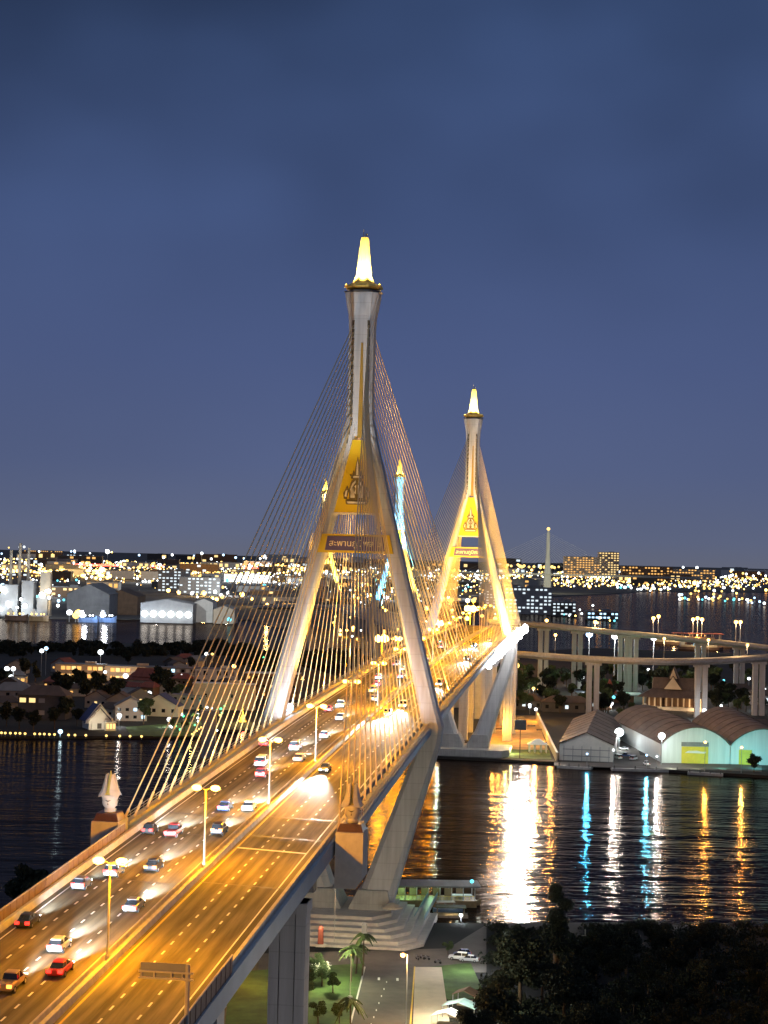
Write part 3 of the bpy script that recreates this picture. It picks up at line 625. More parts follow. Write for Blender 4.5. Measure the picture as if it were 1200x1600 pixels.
# ------------------------------------------------------------------ white floodlights along the deck edge before the far pylon
def make_flood():
    o = thing('edge_floodlight', 'white floodlight bar on the deck edge before the far pylon', 'floodlight', (0, 0, 0), -TH, 'floodlights along the deck edge')
    q = MB(); q.box((-.45, 0, 0), (.3, 9.4, 2.2)); q.box((-.75, -3, .1), (.5, .3, .3)); q.box((-.75, 3, .1), (.5, .3, .3)); q.build('housing', 'metal_dark', o)
    for k, (y, z, r) in enumerate(((-4.4, .2, 1.25), (-2.6, -.5, 1.0), (-1.6, .8, 1.35), (.2, -.1, 1.5), (1.7, .9, 1.0), (2.6, -.6, 1.3), (4.3, .3, 1.15))): MB().ball((.25, y, z), r, 10, 7, 1.0, .7).build('lens', 'edge_led', o, smooth=True)
    return o
fl0 = make_flood()
for i in range(24):
    s = 205 + i * 14.6; P = B(s, 21.4, dz=-.6)
    if i == 0: o = fl0; o.location = P
    else: o = copy_tree(fl0, P)
    k = min(1, .45 + i * .07); o.scale = (rnd.uniform(.9, 1.3), rnd.uniform(.8, 1.0), k * rnd.uniform(1.0, 1.7)); o.location.z += rnd.uniform(-.5, .5)
    if i % 2 == 0: lamp_light('POINT', B(s, 24.5, dz=-1.5), 9000 * k, (1, .97, .95), 1.0)  # added lights washing the fascia white to soften the glare
    if i > 3 and i % 2 == 0: lamp_light('SPOT', P + Vector((1.6, -5.5, .2)), 420000, (1, .97, .95), 1.6, (62, 690, -1), R(27), .9)

# ------------------------------------------------------------------ floodlights of the pylons
def flood_spot(s, t_, z, aim, power, col, ang=40, rad=.5): lamp_light('SPOT', B(s, t_, z), power, col, rad, B(*aim), R(ang), .6)
GOLDL = (1.0, .74, .30)
for s0, k in ((0, 1.0), (T2S, 1.25)):
    for a in (-PI * .82, -PI * .5, -PI * .18, PI * .5): # spire
        t_, y = 5.6 * math.cos(a), 5.6 * math.sin(a)
        lamp_light('SPOT', B(s0 + y, t_, 160.3), 60000 * k, (1.0, .80, .42), .3, B(s0, 0, 169.0), R(58), .6)
    for sd in (-1, 1):
        # inner faces of the legs from the deck
        flood_spot(s0 + 2.5, -sd * 3, zd(s0) + 2, (s0 + 1, -sd * 13.2, 76), 150000 * k, (1.0, .60, .10), 50)
        flood_spot(s0 - 14, sd * 19.3, zd(s0) + 1.5, (s0, sd * 5, 112), 9000 * k, (1.0, .86, .66), 30)
CABL = (1.0, .56, .15)
for s0 in (0, T2S):
    for sd, kk in ((-1, 1.2), (1, 1.0)):
        for ds in (-122, -84, 70, 120):
            flood_spot(s0 + ds, sd * 19.6, zd(s0 + ds) + 1.0, (s0 + ds * .5, sd * 13, 92) if ds < 0 else (s0 + ds * .3, sd * 8, 118), (80000 * (1 if sd < 0 else .15) if ds < 0 else 190000) * kk, CABL, 56 if ds < 0 else 50)
for sd in (-1, 1): flood_spot(-58, sd * 15, zd(-58) + 6, (0, sd * 12.0, 80), 20000, (.96, .94, .90), 34)  # added neutral fill that pales the near pylon's front legs
flood_spot(T2S - 24, 21, zd(T2S) + 2, (T2S + 62, 14, 92), 380000, (1.0, .68, .08), 60); flood_spot(T2S + 30, 21.5, zd(T2S) + 2, (T2S + 110, 16, 76), 260000, (1.0, .68, .08), 60)
# far pylon is washed from its front, near pylon's panel only dimly
flood_spot(T2S - 46, 0, zd(350) + 3, (T2S, 0, 111), 520000, (1.0, .55, .06), 40)
flood_spot(T2S - 46, 15, zd(350) + 3, (T2S, 4, 80), 230000, (1.0, .50, .03), 44)
flood_spot(T2S - 60, -12, zd(350) + 3, (T2S, 0, 140), 300000, (1.0, .92, .78), 24)
flood_spot(-46, 0, zd(-46) + 3, (0, 0, 111), 42000, (1.0, .84, .45), 16)
flood_spot(-60, -8, zd(-46) + 3, (0, 0, 147), 330000, (.80, .91, 1.0), 20)
# ------------------------------------------------------------------ the second bridge behind
NP, FP = at(625, 716, 164.0), at(509, 746, 164.0)
nd = (FP - NP); nd.z = 0; nspan = nd.length; nh = math.atan2(nd.x, nd.y)
b2 = thing('cable_stayed_bridge', 'smaller twin bridge behind the far pylon, one pylon lit blue and one gold', 'bridge', (NP.x, NP.y, 0), -nh)
def zd2(s): return 46 + .03 * s - .03 / nspan * s * s
q = MB(); sweep(q, [(-17, 0), (17, 0), (17.3, -1.8), (9, -3.6), (-9, -3.6), (-17.3, -1.8)], -150, nspan + 420, 40, lambda s: zd2(s) if s < nspan else 46 - (s - nspan) * .035); q.build('girder', 'concrete', b2)
q = MB()
for a in (-17.0, 16.6): sweep(q, [(a, .01), (a, 1.2), (a + .4, 1.2), (a + .4, .01)], -150, nspan + 420, 40, lambda s: zd2(s) if s < nspan else 46 - (s - nspan) * .035)
q.build('parapet', 'barrier', b2)
LEG2 = [(0, 6.5, 4.2, 4.5), (44, 18.6, 2.4, 3.6), (48, 18.6, 2.2, 3.4), (88, 7.0, 1.8, 3.0), (105, 3.6, 1.7, 2.9), (117, 2.1, 1.7, 2.8), (126, 1.6, 1.6, 2.8)]
for s0 in (0, nspan):
    q = MB()
    for sd in (-1, 1): q.loft([octring(sd * t_, wt, ws, z) for z, t_, wt, ws in LEG2])
    q.loft([octring(0, w, d, z) for z, w, d in ((112, 2.3, 2.9), (124, 2.9, 3.0), (143, 3.0, 3.0), (149, 4.0, 4.0), (150, 4.0, 4.0))])
    q.slab([(-10, 84.5), (10, 84.5), (9.2, 88.5), (-9.2, 88.5)], 1, -3.3, 3.3)
    p = q.build('pylon', 'concrete_light', b2, (0, s0, 0))
    q = MB(); q.lathe([(3.4, 150.1), (4.6, 150.8), (3.2, 152), (2.0, 154), (1.2, 158.5), (.6, 163), (.1, 164)], 8); q.build('spire', 'gold', p)
    q = MB(); q.slab([(-4.6, 93), (4.6, 93), (2.6, 105), (1.0, 113), (-1.0, 113), (-2.6, 105)], 1, -2.4, -2.0); q.build('emblem_panel', 'panel_yellow', p)
    for dr in (-1, 1):
        span = (128 if (dr < 0) == (s0 == 0) else nspan * .48)
        for i in range(8):
            sa = 20 + (span - 20) * i / 7
            for sd in (-1, 1): MB().tube((sd * 16.5, s0 + dr * sa, zd2(s0 + dr * sa) if 0 <= s0 + dr * sa <= nspan else 46), (sd * 1.8, s0 + dr * 2.7, 114 + i * 4), .22, 5).build('stay_cable', 'cable', b2)
def B2(s, t_, z): return Vector((NP.x + s * math.sin(nh) + t_ * math.cos(nh), NP.y + s * math.cos(nh) - t_ * math.sin(nh), z))
def spot2(s, t_, z, aim, pw, col, ang): lamp_light('SPOT', B2(s, t_, z), pw, col, .5, B2(*aim), R(ang), .5)
for s0, col, kk in ((0, (.10, .55, 1.0), 1), (nspan, (1.0, .70, .25), 1.6)):
    spot2(s0 - 34, 0, 52, (s0, 0, 144), 4200000 * kk, col, 30)
    spot2(s0 - 30, 12, 52, (s0, 9, 92), 900000 * kk, (1.0, .60, .08), 50)
    spot2(s0 - 30, -12, 52, (s0, -11, 76), 900000 * kk, col, 44)
    for a in (-2.4, -.7): spot2(s0 + 6 * math.sin(a), 6 * math.cos(a), 151, (s0, 0, 158), 30000, (1, .75, .3), 70)
# curved viaduct joining both bridges
va = thing('elevated_viaduct', 'elevated road curving between the far pylon and the second bridge', 'viaduct', (0, 0, 0))
PA, PB = B(552, 0), B2(-150, 0, zd2(-150))
def spline(p0, d0, p1, d1, n):
    out = []
    for i in range(n):
        u = i / (n - 1); a = 2 * u ** 3 - 3 * u ** 2 + 1; b_ = u ** 3 - 2 * u ** 2 + u; c = -2 * u ** 3 + 3 * u ** 2; d = u ** 3 - u ** 2
        out.append(p0 * a + d0 * b_ + p1 * c + d1 * d)
    return out
def ribbon(mb, path, sec, cap=True, closed=True):
    rings = []
    for i, p in enumerate(path):
        t_ = (path[min(i + 1, len(path) - 1)] - path[max(i - 1, 0)]); h = math.atan2(t_.x, t_.y)
        rings.append([(p.x + a * math.cos(h), p.y - a * math.sin(h), p.z + z) for a, z in sec])
    return mb.loft(rings, cap, closed)
vp = spline(PA, Vector((math.sin(TH), math.cos(TH), 0)) * 150, PB, Vector((math.sin(nh), math.cos(nh), 0)) * 150, 16)
ribbon(MB(), vp, [(-17.5, 0), (17.5, 0), (17.5, -1.6), (9, -3.4), (-9, -3.4), (-17.5, -1.6)]).build('girder', 'concrete', va)
q = MB()
for a in (-17.4, 17.0): ribbon(q, vp, [(a, .01), (a, 1.1), (a + .4, 1.1), (a + .4, .01)])
q.build('parapet', 'barrier', va)
for i in (3, 7, 11): 
    q = MB(); q.box((vp[i].x, vp[i].y, vp[i].z / 2 - 1.7), (12, 3, vp[i].z - 3.4)); q.build('pier', 'concrete', va)
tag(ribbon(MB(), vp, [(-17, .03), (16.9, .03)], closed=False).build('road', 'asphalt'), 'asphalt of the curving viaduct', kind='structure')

# ------------------------------------------------------------------ elevated ramps of the interchange
def ramp_road(label, pts, piers, w, lampgroup, lamp_label, lamps):
    o = thing('elevated_ramp', label, 'elevated road', (0, 0, 0))
    path = []
    for i in range(len(pts) - 1):
        a, b_ = pts[i], pts[i + 1]; d0 = (pts[i + 1] - pts[max(i - 1, 0)]) / 2; d1 = (pts[min(i + 2, len(pts) - 1)] - pts[i]) / 2
        path += spline(a, d0, b_, d1, 7)[: (7 if i == len(pts) - 2 else 6)]
    ribbon(MB(), path, [(-w, 0), (w, 0), (w, -.9), (w * .55, -2.6), (-w * .55, -2.6), (-w, -.9)]).build('girder', 'concrete_light', o)
    for a in (-w, w - .3):
        q = MB(); ribbon(q, path, [(a, .01), (a, 1.1), (a + .3, 1.1), (a + .3, .01)]); q.build('parapet', 'barrier', o)
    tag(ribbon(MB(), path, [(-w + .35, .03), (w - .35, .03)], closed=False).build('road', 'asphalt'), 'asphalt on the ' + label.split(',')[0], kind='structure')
    for px in piers:
        best = min(path, key=lambda p: abs(600 + p.x * FPX / p.y + 6 - px)); q = MB()
        for dx in (-2.2, 2.2): q.box((best.x + dx, best.y, best.z / 2 - 1.8), (3.0, 3.4, best.z - 3))
        q.box((best.x, best.y, best.z - 3.4), (9.5, 3.7, 1.6)); q.build('pier', 'concrete_light', o)
    return o, path
def pz(px, py, Y): return atY(px, py, Y)
r1, path1 = ramp_road('lower curved ramp on twin-column piers above the riverside park', [pz(735, 1018, 1180), pz(800, 1020, 1110), pz(870, 1025, 1075), pz(940, 1029, 1060), pz(1030, 1032, 1058), pz(1110, 1031, 1075), pz(1200, 1026, 1100), pz(1270, 1019, 1130)], (815, 940, 1105, 1195), 5.5, '', '', [])
r2, path2 = ramp_road('upper straight ramp on slender piers with a toll shelter, river behind', [pz(770, 969, 1330), pz(850, 976, 1300), pz(930, 984, 1280), pz(1020, 992, 1270), pz(1110, 1001, 1262), pz(1200, 1011, 1255), pz(1280, 1020, 1250)], (857, 912, 978, 1006, 1106, 1165), 7.5, '', '', [])
# toll shelter on the upper ramp
P = pz(1090, 1000, 1264)
o = thing('toll_shelter', 'long low shelter glowing orange on the upper ramp', 'shelter', P)
MB().box((0, 0, 4.6), (36, 9, .5)).build('roof', 'roof_red', o)
for x in frange(-16, 16, 7):
    for y in (-3, 3): MB().box((x, y, 2.2), (.4, .4, 4.4)).build('column', 'concrete', o)
lamp_light('POINT', (P.x, P.y, P.z + 3.6), 9000, (1.0, .42, .08), 1)
MB().box((0, 0, 1.0), (24, 2, 2)).build('booth', 'wall_cream', o)

# ------------------------------------------------------------------ posts with lamps (land, ramps, far roads)
LP = {}
def make_post(kind, h, r):
    o = thing('lamp_post', '', 'street lamp')
    MB().tube((0, 0, 0), (0, 0, h - r * .5), max(.12, r * .16), 6, max(.09, r * .12)).build('pole', 'pole_grey', o)
    q = MB(); q.ball((0, 0, h), r, 10, 7, .9); q.build('bulb', kind, o, smooth=True)
    return o
def post(kind, P, h, r, label, group=None):
    k = (kind, round(h, 1), round(r, 2))
    if k not in LP: o = LP[k] = make_post(*k); o.location = P
    else: o = copy_tree(LP[k], P)
    o['label'] = label
    if group: o['group'] = group
    elif 'group' in o: del o['group']
    return o
def post_px(kind, px, py_head, py_base, r, label, group=None, power=0, col=SOD, z0=0.0, rad=.6):
    P = at(px, py_base, z0); hd = atY(px, py_head, P.y); h = max(1.5, hd.z - P.z)
    o = post(kind, P, h, r, label, group)
    if power: lamp_light('POINT', (P.x, P.y, P.z + h - r - .4), power, col, rad)
    return o
G1 = 'orange lamps along the ramps'
for px, py in ((790, 968), (854, 976), (930, 972), (1021, 966), (1029, 963), (1083, 968), (1090, 966), (1097, 968), (1150, 972), (1157, 972)):
    b_ = min(path2, key=lambda p: abs(600 + p.x * FPX / p.y + 5 - px)); t_ = atY(px, py, b_.y)
    post('lamp_sodium', (t_.x, b_.y, b_.z + .05), max(3, t_.z - b_.z), 1.3, 'orange lamp on the upper ramp', G1)
    lamp_light('POINT', (t_.x, b_.y, t_.z - 2), 11000, (1, .62, .28), 1)
for px, py in ((868, 992), (1038, 998), (1107, 1000), (1168, 1008)):
    b_ = min(path1, key=lambda p: abs(600 + p.x * FPX / p.y + 5 - px)); t_ = atY(px, py, b_.y)
    post('lamp_sodium', (t_.x, b_.y, b_.z + .05), max(3, t_.z - b_.z), .9, 'small orange lamp on the lower ramp', 'orange lamps along the lower ramp')
    lamp_light('POINT', (t_.x, b_.y, t_.z - 2), 8000, (1, .66, .34), 1)
for px, py, lb in ((919, 991, 'bluish'), (959, 994, 'white'), (1020, 996, 'cold white')):
    post_px('lamp_blue' if lb == 'bluish' else 'lamp_white', px, py, 1072, 2.6, 'tall %s floodlight mast between the two ramps' % lb); P = at(px, 1072); z = atY(px, py, P.y).z; lamp_light('POINT', (P.x, P.y - 3.2, z - 1), 25000, WHT, 1.2); lamp_light('SPOT', (P.x, P.y - 3.2, z), 20000, {'bluish': (.10, .55, 1.0), 'white': (.8, .9, 1), 'cold white': (.2, .62, 1)}[lb], 1.2, (P.x, P.y - 260, -10), R(80), .7)

# ------------------------------------------------------------------ the bridge beyond, far down the river
P = at(857, 826, 187.0); base = Vector((P.x, P.y, 0))
kb = thing('cable_stayed_bridge', 'distant cable-stayed bridge with one pale pylon and a faint tent of cables', 'bridge', base, 0)
q = MB(); q.loft([octring(0, 12, 6, 0), octring(0, 10, 6, 55), octring(0, 5.5, 5, 110), octring(0, 4.5, 4.5, 170), octring(0, 2.5, 2.5, 183)]); q.build('pylon', 'concrete_light', kb)
q = MB(); q.ball((0, 0, 186), 5, 8, 6); q.build('beacon', 'lamp_warm', kb)
q = MB(); q.box((0, 0, 52), (900, 30, 5)); q.build('girder', 'concrete', kb)
for sd in (-1, 1):
    for i in range(14): MB().tube((sd * (30 + i * 16.5), 0, 55), (sd * 2, 0, 110 + i * 5), .22, 4).build('stay_cable', 'concrete_light', kb)
lamp_light('SPOT', (base.x, base.y - 420, 60), 4000000, (.95, .9, .6), 4, (base.x, base.y, 120), R(80), .7)
# ------------------------------------------------------------------ trees
def crown_mesh(seed, clumps, n, sz, flat=.75):
    r = random.Random(seed); mb = MB()
    tot = sum(c[3] ** 2 for c in clumps)
    for cx, cy, cz, rr in clumps:
        for _ in range(int(n * rr * rr / tot)):
            while True:
                v = Vector((r.uniform(-1, 1), r.uniform(-1, 1), r.uniform(-1, 1)))
                if .25 < v.length < 1: break
            v *= (.55 + .45 * r.random()) / max(.5, v.length) ** .5
            p = Vector((cx + v.x * rr, cy + v.y * rr, cz + v.z * rr * flat))
            a = Vector((r.gauss(0, 1), r.gauss(0, 1), r.gauss(0, .6))).normalized(); b_ = a.orthogonal().normalized(); b_ = Matrix.Rotation(r.uniform(0, 6.28), 3, a) @ b_; c_ = a.cross(b_)
            s1, s2 = sz * r.uniform(.5, 1.1), sz * r.uniform(.3, .7)
            mb.add([p - b_ * s1, p - c_ * s2, p + b_ * s1, p + c_ * s2], [(0, 1, 2, 3)])
    return mb
def make_tree(seed, n=420, sz=.8, leaf='leaf', hgt=10.0, spread=4.2, tall=False):
    r = random.Random(seed); o = thing('tree', '', 'tree')
    clumps = []; k = 9
    for i in range(k):
        a = r.uniform(0, 6.28); d = r.uniform(.1, .62) * spread
        z = hgt * (r.uniform(.42, .86) if not tall else .3 + .62 * i / k); 
        if tall: d *= 1 - .75 * i / k
        clumps.append((d * math.cos(a), d * math.sin(a), z, spread * r.uniform(.32, .55) * (1 if not tall else 1.15 - .7 * i / k)))
    crown_mesh(seed, clumps, n, sz).build('crown', leaf, o)
    q = MB(); q.tube((0, 0, -.3), (r.uniform(-.2, .2), 0, hgt * .45), hgt * .028, 7, hgt * .018)
    for c in clumps[:5]: q.tube((0, 0, hgt * .36), (c[0] * .8, c[1] * .8, c[2]), hgt * .013, 5, hgt * .004)
    q.build('trunk', 'bark', o); return o
TREES = {}
def tree(kind, P, sc, label, group):
    if kind not in TREES:
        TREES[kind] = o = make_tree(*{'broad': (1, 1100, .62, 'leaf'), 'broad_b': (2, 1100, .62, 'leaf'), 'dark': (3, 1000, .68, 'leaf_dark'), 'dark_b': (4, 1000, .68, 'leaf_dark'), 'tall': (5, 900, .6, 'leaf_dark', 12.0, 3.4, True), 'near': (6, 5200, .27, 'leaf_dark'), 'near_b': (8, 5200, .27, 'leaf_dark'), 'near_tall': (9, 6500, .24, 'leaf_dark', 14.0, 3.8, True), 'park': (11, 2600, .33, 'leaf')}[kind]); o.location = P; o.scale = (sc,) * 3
    else: o = copy_tree(TREES[kind], P, scale=sc)
    o.rotation_euler.z = rnd.uniform(0, 6.28); o['label'] = label; o['group'] = group; return o
def make_palm(P, h, label, seed=0):
    r = random.Random(seed); o = thing('palm_tree', label, 'palm', P, 0, 'palms in the riverside park')
    q = MB(); q.tube((0, 0, 0), (.2, 0, h * .5), .22, 7, .17); q.tube((.2, 0, h * .5), (.1, .1, h), .17, 7, .13); q.build('trunk', 'bark', o)
    q = MB()
    for i in range(17):
        a = i * 2.4; el = r.uniform(-.2, 1.1); L_ = r.uniform(2.4, 3.4); pv = Vector((.1, .1, h)); d = Vector((math.cos(a), math.sin(a), 0))
        pts = [pv + d * (L_ * u * math.cos(el * (1 - u * .5))) + Vector((0, 0, L_ * (math.sin(el) * u - 1.0 * u * u))) for u in (0, .25, .5, .75, 1)]
        sd = Vector((-d.y, d.x, 0))
        for j in range(4):
            w0, w1 = (.1, .5, .5, .35, .05)[j], (.1, .5, .5, .35, .05)[j + 1]; dn = Vector((0, 0, -.25))
            q.add([pts[j], pts[j + 1], pts[j + 1] + sd * w1 + dn, pts[j] + sd * w0 + dn], [(0, 1, 2, 3)]); q.add([pts[j], pts[j + 1], pts[j + 1] - sd * w1 + dn, pts[j] - sd * w0 + dn], [(0, 1, 2, 3)])
    q.build('crown', 'leaf_palm', o); return o

# ------------------------------------------------------------------ buildings
def building(label, x, y, w, d, h, rz=0.0, wall='wall_grey', roof='flat', rmat='roof_grey', wins=None, wmat='glass_dark', cat='building', name='building', z0=0.0, lit=(), sill=False):
    o = thing(name, label, cat, (x, y, z0), rz)
    q = MB(); q.box((0, 0, h / 2 - .25), (w, d, h + .5)); q.build('wall', wall, o)
    if roof == 'flat':
        q = MB(); q.box((0, 0, h + .2), (w + .8, d + .8, .4)); q.build('roof', rmat, o)
        q = MB(); q.box((w * .2, d * .1, h + 1.2), (w * .22, d * .3, 1.6)); q.build('roof_hut', wall, o)
    elif roof == 'gable':
        q = MB().gable(-w / 2, w / 2, -d / 2, d / 2, h, h + w * .3, .6); q.build('roof', rmat, o)
        q = MB(); q.slab([(-w / 2, h - .02), (w / 2, h - .02), (0, h + w * .3 - .5)], 1, -d / 2 + .02, d / 2 - .02); q.build('gable_wall', wall, o)
    elif roof == 'hip':
        q = MB(); q.loft([[(-w / 2 - .9, -d / 2 - .9, h), (w / 2 + .9, -d / 2 - .9, h), (w / 2 + .9, d / 2 + .9, h), (-w / 2 - .9, d / 2 + .9, h)], [(-w * .28, -.2, h + min(w, d) * .32), (w * .28, -.2, h + min(w, d) * .32), (w * .28, .2, h + min(w, d) * .32), (-w * .28, .2, h + min(w, d) * .32)]]); q.build('roof', rmat, o)
    if wins:
        nx, nz, ww, wh = wins; k = 0; protos = {}
        for j in range(nz):
            for i in range(nx):
                m_ = lit[k % len(lit)] if lit else wmat; k += 1
                if m_ is None: continue
                px_, pz_ = -w / 2 + w * (i + .5) / nx, h * (j + .55) / nz
                if m_ not in protos:
                    q = MB(); q.box((0, 0, 0), (ww, .1, wh)); protos[m_] = f = q.build('window', m_, o)
                    f.location = (px_, -d / 2 - .03, pz_)
                else:
                    f = protos[m_].copy(); C.objects.link(f); f.parent = o; f.location = (px_, -d / 2 - .03, pz_)
    return o

# --- island, white temple hall and riverside houses
P = at(150, 1138)
o = thing('temple_hall', 'small white gabled temple hall with steep blue roof at the water edge', 'temple', P, R(24))
q = MB(); q.box((0, 0, 2.2), (11, 13, 4.4)); q.build('wall', 'wall_white', o)
for k, (w, y0, y1, z0, z1) in enumerate(((13.5, -6.2, 7, 4.4, 12.8), (14.5, -7.6, -4.0, 3.6, 11.3))):
    MB().gable(-w / 2, w / 2, y0, y1, z0, z1, .3, .35).build('roof', 'roof_blue', o)
    q = MB(); q.slab([(-w / 2 + .4, z0 - .3), (w / 2 - .4, z0 - .3), (0, z1 - .8)], 1, y0 + .05, y0 + .4); q.build('gable_front', 'wall_white', o)
    q = MB()
    for sd in (-1, 1): q.tube((sd * (w / 2 + .5), y0 - .4, z0 - .2), (0, y0 - .4, z1 + .4), .3, 6)
    q.tube((0, y0 - .4, z1), (0, y0 - .6, z1 + 1.8), .2, 5, .03); q.build('bargeboard', 'wall_white', o)
MB().box((0, -6.6, 2.0), (2.2, .3, 3.0)).build('door', 'wall_dark', o)
for x in (-4, 4): MB().box((x, -7.3, 1.7), (.6, .6, 3.8)).build('column', 'wall_white', o)
lamp_light('SPOT', (P.x + 4, P.y - 16, 1), 2600, (1, .90, .70), .5, (P.x, P.y, 7), R(110), .5)
P = at(171, 1142); o = building('tiny yellow-lit kiosk beside the white temple hall', P.x, P.y + 2, 5, 4, 4.2, R(20), 'wall_cream', 'flat', 'wall_white', (3, 1, 1.1, 2.6), 'win_warm', 'kiosk', 'kiosk')
lamp_light('SPOT', (P.x + 5, P.y - 8, 3), 1500, (1.0, .82, .35), .4, (P.x, P.y, 2), R(120), .6)
P = at(70, 1122); building('dark two-storey house with two bright yellow windows over the river', P.x, P.y, 26, 15, 13, R(-4), 'wall_dark', 'hip', 'roof_brown', (5, 2, 3.4, 2.4), lit=(None, None, 'wall_cream', None, None, 'win_warm', 'win_warm', 'wall_grey', None, None), cat='house', name='house')
P = at(14, 1105); building('grey house with a long low roof beside the dark two-storey house', P.x, P.y + 14, 22, 14, 9, R(3), 'wall_grey', 'hip', 'roof_grey', (4, 2, 2, 1.6), cat='house', name='house')
P = at(200, 1128); building('white house behind the temple hall with a dim blue doorway', P.x, P.y + 10, 17, 10, 8, R(10), 'wall_white', 'gable', 'roof_grey', (4, 2, 1.8, 1.6), lit=('screen_blue', 'glass_dark', 'glass_dark'), cat='house', name='house')
P = at(252, 1118); building('house with a broad blue roof behind the round dark tree', P.x, P.y, 22, 12, 6, R(-8), 'wall_white', 'gable', 'roof_blue', (4, 1, 2, 2), cat='house', name='house')
P = at(230, 1078); o = building('temple hall with tiered red roof among dark trees', P.x, P.y, 15, 22, 7, R(62), 'wall_cream', 'gable', 'roof_red', (3, 1, 1.4, 2.2), cat='temple', name='temple_hall')
MB().gable(-5.5, 5.5, -8, 8, 9, 14.5, .4).build('upper_roof', 'roof_red', o)
P = at(208, 1083); building('small red-roofed chapel in front of the tiered temple hall', P.x, P.y, 9, 13, 4.5, R(55), 'wall_white', 'gable', 'roof_red', (2, 1, 1.2, 1.8), cat='temple', name='chapel')
ORL = ('win_orange', 'win_orange', 'win_warm', 'win_orange', 'wall_cream')
P = at(126, 1062); building('long two-storey school block with orange-lit galleries', P.x, P.y, 34, 12, 11, R(-3), 'wall_cream', 'flat', 'roof_grey', (9, 2, 3.0, 2.6), lit=ORL, name='school_block')
P = at(205, 1066); building('orange-lit block with a white stair tower next to the school block', P.x, P.y + 3, 36, 12, 11, R(-3), 'wall_cream', 'flat', 'roof_grey', (10, 2, 2.8, 2.6), lit=ORL[::-1], name='school_block')
P = at(25, 1068); building('low orange-lit shed at the edge of the school yard', P.x, P.y, 14, 8, 5, 0, 'wall_cream', 'flat', 'roof_grey', (4, 1, 2.4, 2), lit=ORL, name='shed')
P = at(268, 1070); building('grey block with white gallery openings behind the golden cables', P.x, P.y, 34, 12, 12, R(-2), 'wall_grey', 'flat', 'roof_grey', (10, 3, 2.4, 2.2), lit=('wall_white', 'glass_dark', 'wall_grey', 'wall_white', 'screen_blue', 'wall_white', 'glass_dark'), name='apartment_block')
P = at(338, 1072); building('pale block with square window openings behind the golden cables', P.x, P.y, 28, 12, 12, R(-2), 'wall_white', 'flat', 'roof_grey', (6, 2, 2.6, 3.0), lit=('glass_dark', 'wall_grey', 'glass_dark', 'wall_white', 'glass_dark'), name='apartment_block')
P = at(350, 1108); building('white windowless riverside wall building with a lit parapet', P.x, P.y, 36, 10, 15, R(-3), 'wall_cream', 'flat', 'wall_white', (7, 1, 1.4, 2.0), lit=(None, 'glass_dark', None), name='warehouse')
P = at(300, 1108); building('cream riverside building with small dark windows beside the lit-parapet one', P.x - 2, P.y + 3, 20, 10, 8, R(-3), 'wall_grey', 'flat', 'roof_grey', (4, 2, 1.6, 1.4), name='house')
P = at(425, 1092); building('brown riverside building between the pylon leg and the deck', P.x, P.y + 4, 34, 14, 16, R(-3), 'wall_brown', 'flat', 'wall_white', (7, 3, 1.6, 1.6), lit=('glass_dark', 'glass_dark', 'win_orange', 'glass_dark'), name='warehouse')
for px in (90, 115, 140, 170, 205, 235): P = at(px, 1068); lamp_light('POINT', (P.x, P.y - 9, 7), 3000, (1, .48, .12), .5)
# small shrine lit from inside on the roof of the riverside wall building
P = at(379, 1128); o = thing('riverside_shrine', 'little golden shrine glowing on the river bank under the cables', 'shrine', P)
q = MB(); q.lathe([(2.4, 0), (2.4, 1), (1.6, 1.2), (1.6, 2.2), (1.0, 3.2), (.5, 5), (.1, 8)], 8); q.build('stupa', 'gold', o)
lamp_light('POINT', (P.x, P.y - 6, 4), 9000, (1, .7, .2), .5)
P = at(472, 1062); o = thing('riverside_shrine', 'bright white shrine roof seen through the cables left of the carriageway', 'shrine', atY(472, 1066, P.y))
o['label'] = 'bright white shrine with a peaked roof on the parapet building between cables'
q = MB(); q.loft([[(-4, -2, 0), (4, -2, 0), (4, 2, 0), (-4, 2, 0)], [(-1.4, -.6, 2.2), (1.4, -.6, 2.2), (1.4, .6, 2.2), (-1.4, .6, 2.2)]]); q.tube((0, 0, 2.1), (0, 0, 4.6), .6, 6, .05); q.build('roof', 'lamp_warm', o)  # roof emits by itself; its lit brightness is put into the material
MB().box((0, 0, -P.z / 2 - o.location.z / 2 - .1), (7, 3.6, o.location.z)).build('base', 'wall_cream', o)
for px, py, wd, lb in ((326, 1090, 6, 'slender pale concrete pylon base by the island bank under the cables'),):
    P = at(px, 1180); q = MB(); q.box((0, 0, 9), (6, 6, 20)); q.box((0, 0, 19.6), (8, 7, 1.6)); o = q.build('bridge_pier', 'concrete', None, (P.x, P.y, 0)); tag(o, 'lone pale concrete pier by the island bank behind the golden cables', 'pier')

